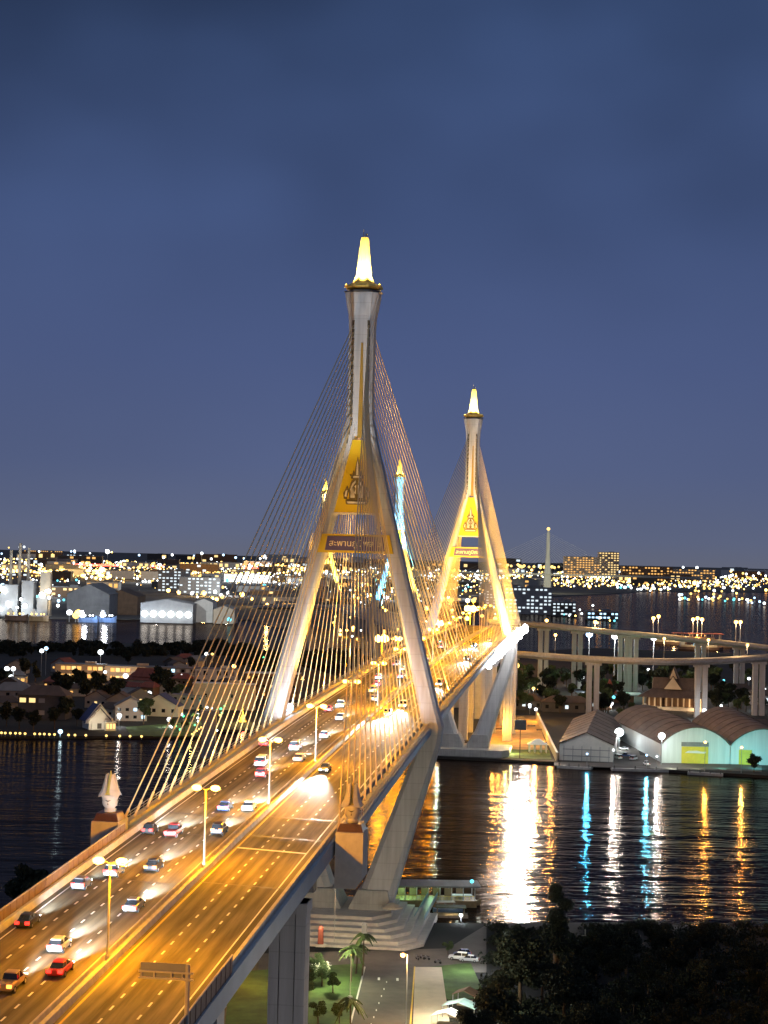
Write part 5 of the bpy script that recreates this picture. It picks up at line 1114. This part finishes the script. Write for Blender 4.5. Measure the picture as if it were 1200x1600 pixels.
P = at(737, 1390, 4); o = post('lamp_cyan', (P.x, P.y, 5), 1.2, .55, 'turquoise beacon on the end of the ferry pier roof')
# gangway
a, b_ = at(655, 1446), at(676, 1408); c = (a + b_) / 2; o = thing('gangway', 'pale sloping gangway between the steps and the ferry pier', 'gangway', (c.x, c.y, 1.2), math.atan2((b_ - a).y, (b_ - a).x))
L_ = (b_ - a).length; MB().box((0, 0, 0), (L_, 2.6, .25)).build('walkway', 'metal_grey', o)
for y in (-1.25, 1.25): MB().box((0, y, .75), (L_, .08, 1.2)).build('railing', 'tarp', o)
lamp_light('POINT', (c.x - 3, c.y, 6), 350, (.5, 1, .5), .4)
def boat(px, py, L_, w, rz, hullm, lb, roof=True, z=-1.2):
    P = at(px, py, z); o = thing('boat', lb, 'boat', P, rz); rings = []
    for u, ww, zz in ((-.5, .7, 1.1), (-.3, 1, .9), (.1, 1, .9), (.35, .7, 1.1), (.5, .06, 1.7)): rings.append([(u * L_, -w / 2 * ww, zz), (u * L_, -w / 2 * ww * .6, -.3), (u * L_, w / 2 * ww * .6, -.3), (u * L_, w / 2 * ww, zz)])
    MB().loft(rings).build('hull', hullm, o)
    if roof:
        MB().box((-.08 * L_, 0, 2.7), (L_ * .6, w * .9, .15)).build('roof', 'wall_white', o)
        for x in (-.36, -.1, .2):
            for y in (-.4, .4): MB().box((x * L_, y * w, 1.8), (.1, .1, 1.8)).build('post', 'metal_grey', o)
    return o
boat(725, 1414, 9, 2.6, R(4), 'hull_wood', 'wooden ferry boat moored at the dark end of the pier'); boat(700, 1425, 8, 2.4, R(8), 'hull_blue', 'small blue boat between the gangway and the shore')
P = at(704, 1432, -1.2); o = thing('fishing_raft', 'low raft with greenish roof and lamp beside the gangway', 'raft', P); MB().box((0, 0, .3), (9, 4, .6)).build('deck', 'wood_deck', o); MB().box((0, 0, 2.6), (8, 4.4, .15)).build('roof', 'leaf', o); q = MB(); [q.box((x, y, 1.5), (.15, .15, 2)) for x in (-3.5, 3.5) for y in (-1.7, 1.7)]; q.build('posts', 'wood_deck', o); lamp_light('POINT', P + Vector((0, -1, 2)), 300, WARM, .2)
post_px('lamp_white', 720, 1430, 1440, .5, 'white lamp at the landing beside the raft', None, 900, WHT)
# umbrella by the pylon foot
P = at(612, 1438, 3.0); o = thing('market_umbrella', 'large beige umbrella beside the foot of the pylon', 'umbrella', (P.x, P.y, 3.0)); MB().tube((0, 0, 0), (0, 0, 4.2), .08, 6).build('pole', 'metal_grey', o); q = MB(); q.lathe([(2.6, 3.0), (2.4, 3.4), (1.2, 4.1), (.05, 4.4)], 10); q.build('canopy', 'wall_cream', o)
# stall awnings at the lower edge
for px, py, w, mm, lb in ((720, 1590, 7, 'tarp', 'pale blue market awning half hidden by the dark tree'), (700, 1606, 6, 'wall_white', 'white market awning next to the pale blue one'), (728, 1571, 5, 'wall_brown', 'brown market awning beside the bright lawn')):
    P = at(px, py); o = thing('market_stall', lb, 'market stall', P, R(-20)); q = MB(); q.slab([(-w / 2, 2.5), (0, 3.5), (w / 2, 2.5), (w / 2, 2.4), (0, 3.38), (-w / 2, 2.4)], 1, -2, 2); q.build('awning', mm, o); q = MB(); [q.box((x, y, 1.2), (.1, .1, 2.4)) for x in (-w / 2 + .2, w / 2 - .2) for y in (-1.8, 1.8)]; q.build('posts', 'metal_grey', o); MB().box((0, 0, .5), (w * .7, 1.6, 1.0)).build('counter', 'wood_deck', o)
# parked cars and motorcycles in the forecourt
def park(kind, color, px, py, rz, lb):
    k = (kind, color, 'parked')
    if k not in CARP:
        o = CARP[k] = make_car(kind, color)
        for ch in o.children:
            if ch.name.startswith(('tail_light', 'headlight')): ch.data.materials[0] = M['glass_dark'] if 'tail' not in ch.name else M['car_red']
    else: o = copy_tree(CARP[k], (0, 0, 0))
    o.name = 'parked_car'; P = at(px, py); o.location = (P.x, P.y, .07); o.rotation_euler.z = rz; o['label'] = lb; o['group'] = 'cars parked by the steps'; return o
park('suv', 'white', 716, 1500, R(80), 'white sport utility car parked by the bright lawn'); park('sedan', 'silver', 733, 1503, R(80), 'silver sedan parked next to the dark tree'); park('hatchback', 'blue', 722, 1494, R(100), 'blue hatchback parked behind the white car')
for i, (kd, cl, px, py, rz, lb) in enumerate((('van', 'white', 965, 1186, 20, 'white van parked in the wharf yard'), ('pickup', 'blue', 978, 1183, 70, 'blue pickup parked in the wharf yard'), ('van', 'silver', 990, 1188, -30, 'silver van parked by the vaulted warehouse'), ('sedan', 'white', 974, 1172, 80, 'white sedan parked deeper in the wharf yard'), ('pickup', 'white', 1010, 1196, 5, 'white pickup before the vaulted warehouse wall'))):
    o = park(kd, cl, px, py, R(rz), lb); o['group'] = 'vehicles in the wharf yard'; o.scale = (1.15,) * 3
def moto(px, py, rz, lb):
    P = at(px, py); o = thing('motorcycle', lb, 'motorcycle', (P.x, P.y, .06), rz, 'motorcycles parked by the steps'); 
    for y in (-.62, .62): MB().tube((-.06, y, .3), (.06, y, .3), .3, 12).build('wheel', 'rubber', o)
    q = MB(); q.loft([[(-.12, -.7, .6), (.12, -.7, .6), (.12, -.7, .8), (-.12, -.7, .8)], [(-.16, -.2, .4), (.16, -.2, .4), (.16, -.2, .8), (-.16, -.2, .8)], [(-.14, .3, .45), (.14, .3, .45), (.14, .3, .75), (-.14, .3, .75)], [(-.1, .6, .5), (.1, .6, .5), (.1, .6, 1.0), (-.1, .6, 1.0)]]); q.build('body', 'car_grey', o); MB().box((0, -.35, .85), (.26, .75, .1)).build('seat', 'rubber', o); MB().tube((-.32, .5, 1.05), (.32, .5, 1.05), .03, 6).build('handlebar', 'metal_dark', o)
for i, (px, py) in enumerate(((652, 1500), (660, 1499), (667, 1500), (684, 1506))): moto(px, py, R(20 + i * 15), ('motorcycle next to the orange street lamp', 'motorcycle second from the orange street lamp', 'motorcycle third from the orange street lamp', 'lone motorcycle by the round bush')[i])
tree('park', at(700, 1492), .35, 'round clipped bush at the edge of the forecourt', 'clipped bushes')
# dark trees in front on the unlit bank
rnd.seed(17)
tree('near_tall', at(868, 1540), 1.75, 'tall dark tree with a narrow top standing out against the river', 'dark trees on the near bank')
tree('near', at(812, 1580), 1.75, 'wide dark tree beside the market awnings', 'dark trees on the near bank')
tree('near_b', at(770, 1640), 1.45, 'dark tree in front of the pale blue awning', 'dark trees on the near bank'); tree('near', at(742, 1668), 1.15, 'lowest dark tree at the edge of the awnings', 'dark trees on the near bank')
tree('near_b', at(880, 1620), 1.7, 'dark tree below the tall narrow one', 'dark trees on the near bank'); tree('near_b', at(800, 1522), .9, 'dark tree at the water by the white reflection', 'dark trees on the near bank')
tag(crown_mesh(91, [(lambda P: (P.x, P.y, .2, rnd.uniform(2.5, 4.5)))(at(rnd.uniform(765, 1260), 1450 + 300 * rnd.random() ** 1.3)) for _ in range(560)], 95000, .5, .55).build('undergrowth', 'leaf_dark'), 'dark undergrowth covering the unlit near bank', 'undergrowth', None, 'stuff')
for i in range(56):
    px = rnd.uniform(770, 1250); py = rnd.uniform(1462, 1690); tree(rnd.choice(('near', 'near_b')), at(px, py), (rnd.uniform(.35, .6) if py < 1500 else rnd.uniform(.7, 1.25)), 'unlit dark tree on the near bank', 'unlit trees on the near bank')
for i in range(14):
    px = rnd.uniform(-40, 150); py = rnd.uniform(1410, 1450); tree(rnd.choice(('dark', 'dark_b')), at(px, py), rnd.uniform(.8, 1.3), 'unlit dark tree on the bank beyond the approach deck', 'unlit trees beyond the approach deck')
for px, pyh, pyb, lb in ((1040, 1480, 1530, 'thin utility pole among the unlit trees'), (913, 1452, 1520, 'thin white pole rising beside the tall dark tree')):
    P = at(px, pyb); o = thing('utility_pole', lb, 'pole', P); h = atY(px, pyh, P.y).z; MB().tube((0, 0, 0), (0, 0, h), .12, 6).build('mast', 'pole_paint', o); MB().box((0, 0, h - 1.4), (1.6, .12, .12)).build('crossarm', 'pole_paint', o)

# ------------------------------------------------------------------ high-mast sodium lights near the far pylon
for px, py, r, Y, lb in ((597, 997, 3.6, 905, 'big glaring orange mast light over the carriageway before the second bridge'), (735, 950, 4.2, 1120, 'big glaring orange mast light between the legs of the far pylon'), (622, 997, 2.2, 930, 'pinkish white mast light beside the big orange one'), (686, 972, 3.0, 1010, 'warm white mast light at the foot of the far pylon leg')):
    P = atY(px, py, Y); o = thing('high_mast', lb, 'street lamp', (P.x, P.y, 0)); MB().tube((0, 0, 0), (0, 0, P.z), .5, 8, .25).build('pole', 'pole_grey', o); MB().lathe([(r * .75, P.z - .2), (r * .8, P.z), (r * .75, P.z + .2)], 12).build('lamp_ring', 'metal_dark', o)
    for a in range(9): MB().ball((r * .62 * math.cos(a * .698), r * .62 * math.sin(a * .698), P.z - .3 + .5 * math.sin(a * 2.1)), r * rnd.uniform(.26, .44), 8, 6).build('bulb', 'mast_sodium' if 'orange' in lb else 'lamp_white', o)
    P.z -= .5; lamp_light('POINT', (P.x, P.y - r - .5, P.z - r), 60000, SOD if 'orange' in lb else WARM, 2)
G = 'lamps of the interchange behind the far pylon'
rnd.seed(23)
for i in range(70):
    px = rnd.uniform(520, 790); py = rnd.uniform(925, 1000); Y = rnd.uniform(1120, 1600)
    if px < 600: Y = rnd.uniform(1700, 2300)
    P = atY(px, py, Y)
    if P.z < 4: P = at(px, py, 8)
    k = rnd.choice(('lamp_sodium', 'lamp_sodium', 'lamp_sodium', 'lamp_warm', 'lamp_white'))
    post(k, (P.x, P.y, 0), P.z, rnd.uniform(1.0, 2.1), 'lamp on a tall post in the interchange behind the far pylon', G)
    if i % 3 == 0: lamp_light('POINT', (P.x, P.y, P.z - 3), 26000, SOD, 1.5)
# ------------------------------------------------------------------ far bank: docks, sheds, ship
def fshed(px0, px1, py, wall_h, rise, L_, wallm, roofm, lb, arch=False):
    return shed(lb, at(px0, py), at(px1, py + (px1 - px0) * .025), L_, wall_h, rise, arch, wallm, roofm)
o, w = fshed(219, 301, 972, 24, 6, 60, 'wall_grey', 'roof_grey', 'dock shed whose open front blazes with six white lamps over the water')
for i in range(6):
    q = MB(); q.ball((-w / 2 + w * (i + .5) / 6, -2, 11), 4.2, 12, 8); q.build('lamp', 'lamp_dock', o, smooth=True)
lamp_light('SPOT', o.location + Vector((0, -50, 6)), 30000, WHT, 2, o.location + Vector((0, 0, 14)), R(100), .6)
fshed(104, 170, 962, 30, 14, 120, 'wall_grey', 'roof_grey', 'large pale hall with a broad double-pitched roof at the docks'); fshed(160, 214, 960, 26, 9, 90, 'wall_brown', 'roof_brown', 'dull brown hall beside the large pale hall at the docks')
fshed(303, 332, 972, 26, 5, 60, 'wall_white', 'roof_grey', 'white gabled hall next to the blazing dock shed'); fshed(333, 366, 974, 18, 5, 60, 'wall_cream', 'roof_grey', 'lower cream hall behind the golden cables at the docks')
P = at(140, 985); lamp_light('SPOT', P + Vector((0, -30, 95)), 1500000, WHT, 2, at(150, 955) + Vector((0, 0, 20)), R(100), .6); lamp_light('SPOT', at(318, 985) + Vector((0, 0, 60)), 400000, WHT, 2, at(318, 972) + Vector((0, 0, 14)), R(80), .6)
# lit silo plant at the frame edge
P = at(28, 962); o = thing('cement_plant', 'floodlit white processing plant with three thin chimneys at the dock edge', 'factory', P)
q = MB()
for x, w, h in ((-30, 18, 30), (-10, 22, 42), (14, 16, 48), (34, 14, 26)): q.box((x, 0, h / 2), (w, 20, h))
q.build('towers', 'wall_grey', o)
for x, h in ((-14, 88), (-2, 98), (10, 92)): MB().tube((x, 12, 0), (x, 12, h), 3, 10, 2).build('chimney', 'wall_cream', o)
q = MB(); q.box((36, 4, 30), (14, 12, 60)); q.build('tower', 'wall_cream', o); q = MB(); q.tube((-52, -6, 2), (-12, -4, 40), 2.5, 6); q.build('conveyor', 'door_yellow', o)
q = MB(); rnd.seed(2)
for i in range(16): q.ball((rnd.uniform(-52, 44), -14, rnd.uniform(4, 36)), rnd.uniform(1.8, 4.2), 8, 6)
q.build('lamps', 'lamp_dock', o, smooth=True); lamp_light('SPOT', P + Vector((0, -60, 8)), 160000, WHT, 3, P + Vector((0, 0, 24)), R(100), .6); lamp_light('SPOT', P + Vector((60, -30, 5)), 50000, WARM, 3, P + Vector((30, 0, 40)), R(80), .6)
for px0, px1, py, hm, lb in ((8, 44, 969, 'hull_rust', 'dark cargo ship moored before the floodlit plant'), (46, 76, 970, 'hull_wood', 'grey lighter moored next to the cargo ship'), (122, 152, 972, 'hull_blue', 'lit white ferry moored at the docks'), (155, 182, 972, 'hull_blue', 'blue-grey launch moored beside the lit ferry')):
    a, b_ = at(px0, py, -1.2), at(px1, py + .8, -1.2); c = (a + b_) / 2; L_ = (b_ - a).length; o = thing('ship', lb, 'ship', c, math.atan2((b_ - a).y, (b_ - a).x))
    q = MB(); q.loft([[(u * L_, -5 * k, zz), (u * L_, -3 * k, -1), (u * L_, 3 * k, -1), (u * L_, 5 * k, zz)] for u, k, zz in ((-.5, .8, 7), (-.3, 1, 6), (.25, 1, 6), (.42, .6, 7.5), (.5, .05, 9))]); q.build('hull', hm, o)
    q = MB(); q.box((-.3 * L_, 0, 9.5), (L_ * .22, 7, 7)); q.box((-.3 * L_, 0, 14), (L_ * .12, 5, 3)); q.build('deckhouse', 'wall_white', o)
    q = MB(); [q.ball((u * L_, -5.4, 9), 1.3, 6, 4) for u in (-.35, -.1, .15, .3)]; q.build('deck_lamps', 'lamp_white' if 'ferry' in lb else 'lamp_warm', o)
    if 'cargo' not in lb: lamp_light('POINT', c + Vector((0, -25, 20)), 90000, (.6, .75, 1), 3)
post_px('lamp_warm', 118, 962, 972, 4.2, 'orange dock lamp reflected in a long orange streak', None, 0)
post_px('lamp_dock_orange', 122, 958, 972, 4.5, 'strong orange light at the end of the dock', None, 0); post_px('lamp_dock', 108, 957, 972, 3.6, 'white dock lamp with a narrow white reflection', None, 0)
post_px('lamp_cyan', 358, 968, 976, 3.0, 'bluish dock lamp behind the golden cables', None, 0)
# ------------------------------------------------------------------ the far city
G = 'buildings of the far city'
def far_building(px, py, w, d, h, wallm, winm, label, frac=.5, cell=6.0, group=G, rz=0.0):
    P = at(px, py); o = thing('city_building', label, 'building', (P.x, P.y, 0), rz, group)
    q = MB(); q.box((0, 0, h / 2 - 1), (w, d, h + 2)); q.build('wall', wallm, o)
    q = MB(); q.box((0, 0, h + .8), (w * 1.03, d * 1.03, 1.6)); q.box((w * .15, 0, h + 3.2), (w * .25, d * .4, 3.2)); q.build('roof', 'roof_grey', o)
    r = random.Random(int(px * 13 + py * 7)); q = MB(); nx, nz = max(2, int(w / cell)), max(1, int(h / (cell * .8)))
    for i in range(nx):
        for j in range(nz):
            if r.random() < frac: q.box((-w / 2 + w * (i + .5) / nx, -d / 2 - .1, h * (j + .6) / nz), (w / nx * .6, .5, h / nz * .45))
    if q.v: tag(q.build('windows', winm, o), kind='stuff')
    return o
rnd.seed(41)
lbs = {'win_warm': 'with warm lit windows', 'win_white': 'with white lit windows', 'win_orange': 'with orange lit windows'}
for i in range(110):
    px = rnd.uniform(0, 1200); py = rnd.choice((rnd.uniform(870, 885), rnd.uniform(882, 915), rnd.uniform(900, 945))) + px * .02
    if px > 800: py = min(py, 919)
    if 840 < px and py > 915: continue
    if px < 420 and py > 935: continue
    sc = (at(px, py).y) / 3000
    wm = rnd.choice(('win_warm', 'win_white', 'win_orange', 'win_warm'))
    far_building(px, py, rnd.uniform(40, 110) * max(.6, sc * .7), 40, rnd.uniform(8, 26) * max(.7, sc * .6), rnd.choice(('wall_grey', 'wall_dark', 'wall_brown', 'wall_white')), wm, 'low city block ' + lbs[wm] + ' in the far city', .3, 9 * max(.7, sc))
far_building(908, 903, 200, 60, 118, 'wall_cream', 'win_orange', 'pair-like broad apartment tower, cream and lit orange, on the horizon', .75, 16, None)
far_building(950, 903, 120, 60, 150, 'wall_cream', 'win_warm', 'tallest apartment tower on the horizon with a white top lamp', .7, 16, None)
far_building(1010, 908, 260, 60, 74, 'wall_brown', 'win_orange', 'long orange-lit block on the horizon beside the towers', .7, 16, None); far_building(1080, 909, 240, 60, 66, 'wall_cream', 'win_orange', 'second long orange-lit block on the horizon', .6, 16, None)
far_building(820, 958, 90, 40, 44, 'wall_grey', 'win_white', 'grey office slab with rows of white windows behind the far pylon cables', .6, 7, None); far_building(785, 945, 70, 40, 40, 'wall_grey', 'win_white', 'white-lit office block between the far pylon and the river bridge', .55, 7, None)
far_building(880, 962, 40, 30, 22, 'wall_dark', 'win_white', 'small block with bright white windows by the river', .7, 6, None); far_building(940, 968, 50, 30, 12, 'wall_dark', 'screen_blue', 'low pavilion with blue-white lights by the river', .8, 6, None)
far_building(272, 925, 70, 40, 48, 'wall_grey', 'win_white', 'grey tower block with a blazing white lower floor behind the docks', .5, 8, None); far_building(313, 928, 90, 40, 36, 'wall_grey', 'win_white', 'pale framed building behind the white gabled hall', .6, 9, None)
far_building(65, 868, 520, 60, 60, 'wall_grey', 'win_orange', 'orange-topped hotel on the far horizon', .7, 24, None); far_building(100, 872, 600, 80, 40, 'wall_grey', 'win_white', 'long grey hall on the far horizon', .4, 30, None)
# lights: the three hundred most visible are lamp posts of their own, the rest one mass
def r_for(P, px): return px * .5 * P.y / FPX
cand = []
rnd.seed(77)
def line(px0, px1, py0, py1, n, k, s0, s1, jit=1.0):
    for i in range(n):
        u = rnd.random(); cand.append((px0 + (px1 - px0) * u, py0 + (py1 - py0) * u + rnd.gauss(0, jit), rnd.choice(k), rnd.uniform(s0, s1)))
Y_, W_, O_ = ('lamp_warm',), ('lamp_white',), ('lamp_sodium',)
MIX = ('lamp_warm', 'lamp_warm', 'lamp_white', 'lamp_sodium', 'lamp_white')
line(0, 430, 877, 884, 95, ('lamp_warm', 'lamp_warm', 'lamp_warm', 'lamp_white'), 3.5, 6.5, 2.2)
line(0, 430, 889, 899, 110, ('lamp_warm', 'lamp_warm', 'lamp_sodium'), 3.5, 7.0, 2.6)
line(0, 180, 893, 902, 26, O_, 5, 9, 1.5)
line(0, 430, 902, 912, 40, ('lamp_white', 'lamp_cyan', 'lamp_white', 'lamp_warm'), 3.5, 7, 4)
line(0, 420, 858, 872, 26, ('lamp_white', 'lamp_blue', 'lamp_white', 'lamp_warm'), 3, 6, 3)
line(40, 110, 925, 945, 22, ('lamp_white', 'lamp_blue', 'lamp_cyan'), 4, 7, 6)
line(240, 420, 922, 940, 22, ('lamp_warm', 'lamp_sodium', 'lamp_white'), 4, 8, 6)
line(430, 660, 884, 894, 50, MIX, 3.5, 6, 3)
line(440, 660, 896, 930, 60, ('lamp_white', 'lamp_warm', 'lamp_sodium', 'lamp_white'), 3, 7, 10)
line(640, 790, 890, 905, 26, MIX, 3, 6, 4)
line(660, 790, 905, 945, 34, ('lamp_white', 'lamp_warm', 'lamp_cyan'), 3, 6, 10)
line(790, 1000, 884, 891, 26, Y_, 4.5, 6.5, 1.0)
line(790, 1200, 892, 902, 70, MIX, 2.5, 5, 3)
line(1000, 1200, 893, 903, 55, ('lamp_warm', 'lamp_white', 'lamp_white', 'lamp_sodium'), 2.5, 5, 4)
line(800, 1050, 905, 915, 46, MIX, 3, 6, 4)
line(960, 1050, 918, 920, 22, ('lamp_white', 'lamp_cyan', 'lamp_white'), 3, 6, 2)
line(1060, 1200, 918, 922, 22, ('lamp_warm', 'lamp_white', 'lamp_sodium'), 3, 6, 3)
line(1060, 1200, 932, 938, 34, ('lamp_white', 'lamp_warm', 'lamp_cyan', 'lamp_blue'), 3.5, 6, 3)
line(800, 960, 935, 965, 30, ('lamp_white', 'lamp_sodium', 'lamp_cyan'), 3, 5, 8)
for px, py, k, s in ((158, 893, 'lamp_sodium', 11), (188, 894, 'lamp_sodium', 9), (168, 862, 'lamp_white', 9), (984, 908, 'lamp_sodium', 10), (1085, 912, 'lamp_sodium', 9), (1121, 911, 'lamp_sodium', 8), (911, 899, 'lamp_sodium', 6), (894, 909, 'lamp_warm', 8), (921, 917, 'lamp_sodium', 7), (1063, 916, 'lamp_blue', 6), (950, 888, 'lamp_white', 5), (1089, 887, 'lamp_white', 6), (378, 931, 'lamp_sodium', 10), (410, 921, 'lamp_sodium', 11), (263, 924, 'lamp_sodium', 8), (318, 928, 'lamp_warm', 9), (348, 918, 'lamp_warm', 6), (120, 922, 'lamp_warm', 8), (4, 918, 'lamp_blue', 11), (466, 895, 'lamp_warm', 10), (610, 898, 'lamp_sodium', 11), (605, 935, 'lamp_white', 7)): cand.append((px, py, k, s))
cand.sort(key=lambda c: -c[3])
names = {'lamp_warm': 'yellow', 'lamp_white': 'white', 'lamp_sodium': 'orange', 'lamp_blue': 'bluish', 'lamp_cyan': 'greenish blue'}
massb = {}
def stand(px, py):
    # where such a lamp can stand: on the ground below it
    P = at(px, py + 3.0); hd = atY(px, py, P.y); return P, hd.z
for i, (px, py, k, s) in enumerate(cand):
    if py < 872 + px * .0255:  P = atY(px, py, 11000); z = P.z; P = Vector((P.x, P.y, 0))
    else: P, z = stand(px, py)
    r = r_for(P, s * .75)
    if i < 290:
        h = max(z, r + 2)
        kk = (k, 'far'); 
        if kk not in LP:
            o = thing('city_lamp', '', 'street lamp'); MB().tube((0, 0, -12), (0, 0, -.8), .12, 5).build('pole', 'pole_grey', o); q = MB(); q.ball((0, 0, 0), 1, 10, 7); q.build('bulb', k, o, smooth=True); LP[kk] = o
        else: o = copy_tree(LP[kk], (0, 0, 0))
        o.location = (P.x, P.y, h); o.scale = (r, r, min(r, h / 12) if h / 12 > r else r); o.scale = (r, r, r)
        o['label'] = '%s street light among the lights of the far city' % names[k]; o['group'] = '%s lights of the far city' % names[k]
        if i % 4 == 0 and px < 780: lamp_light('POINT', (P.x, P.y - r - 1, h + r + 14), 450000 * (P.y / 5000) ** 2, {'lamp_white': WHT, 'lamp_blue': WHT, 'lamp_cyan': WHT}.get(k, (1, .62, .2)), 3)
    else: massb.setdefault(k, MB()).ball((P.x, P.y, max(z, r + 2)), r, 8, 6)
for i in range(3400):
    px = rnd.uniform(0, 1200) if i < 2700 else rnd.choice((rnd.uniform(-320, 0), rnd.uniform(1200, 1500))); b0 = 870 + px * .0255; py = b0 + abs(rnd.gauss(0, 1)) * 17 + 2
    if px > 800 and py > 917: continue
    if px < 420 and py > 945: continue
    P, z = stand(px, py); k = rnd.choice(MIX); r = r_for(P, rnd.uniform(.9, 2.7)); massb.setdefault(k, MB()).ball((P.x, P.y, max(z, r + 2)), r, 6, 5)
for k, mb in massb.items(): tag(mb.build('city_lights', k, None, None, None, True), 'mass of small %s lights of the far city' % names[k], 'city lights', None, 'stuff')
# thin red and gold traces of a far road
q = MB(); a, b_ = at(80, 884), at(420, 890); q.tube((a.x, a.y, 8), (b_.x, b_.y, 8), 5, 6); tag(q.build('road_lights', 'lamp_red'), 'line of red tail lights along a far road', 'city lights', None, 'stuff')
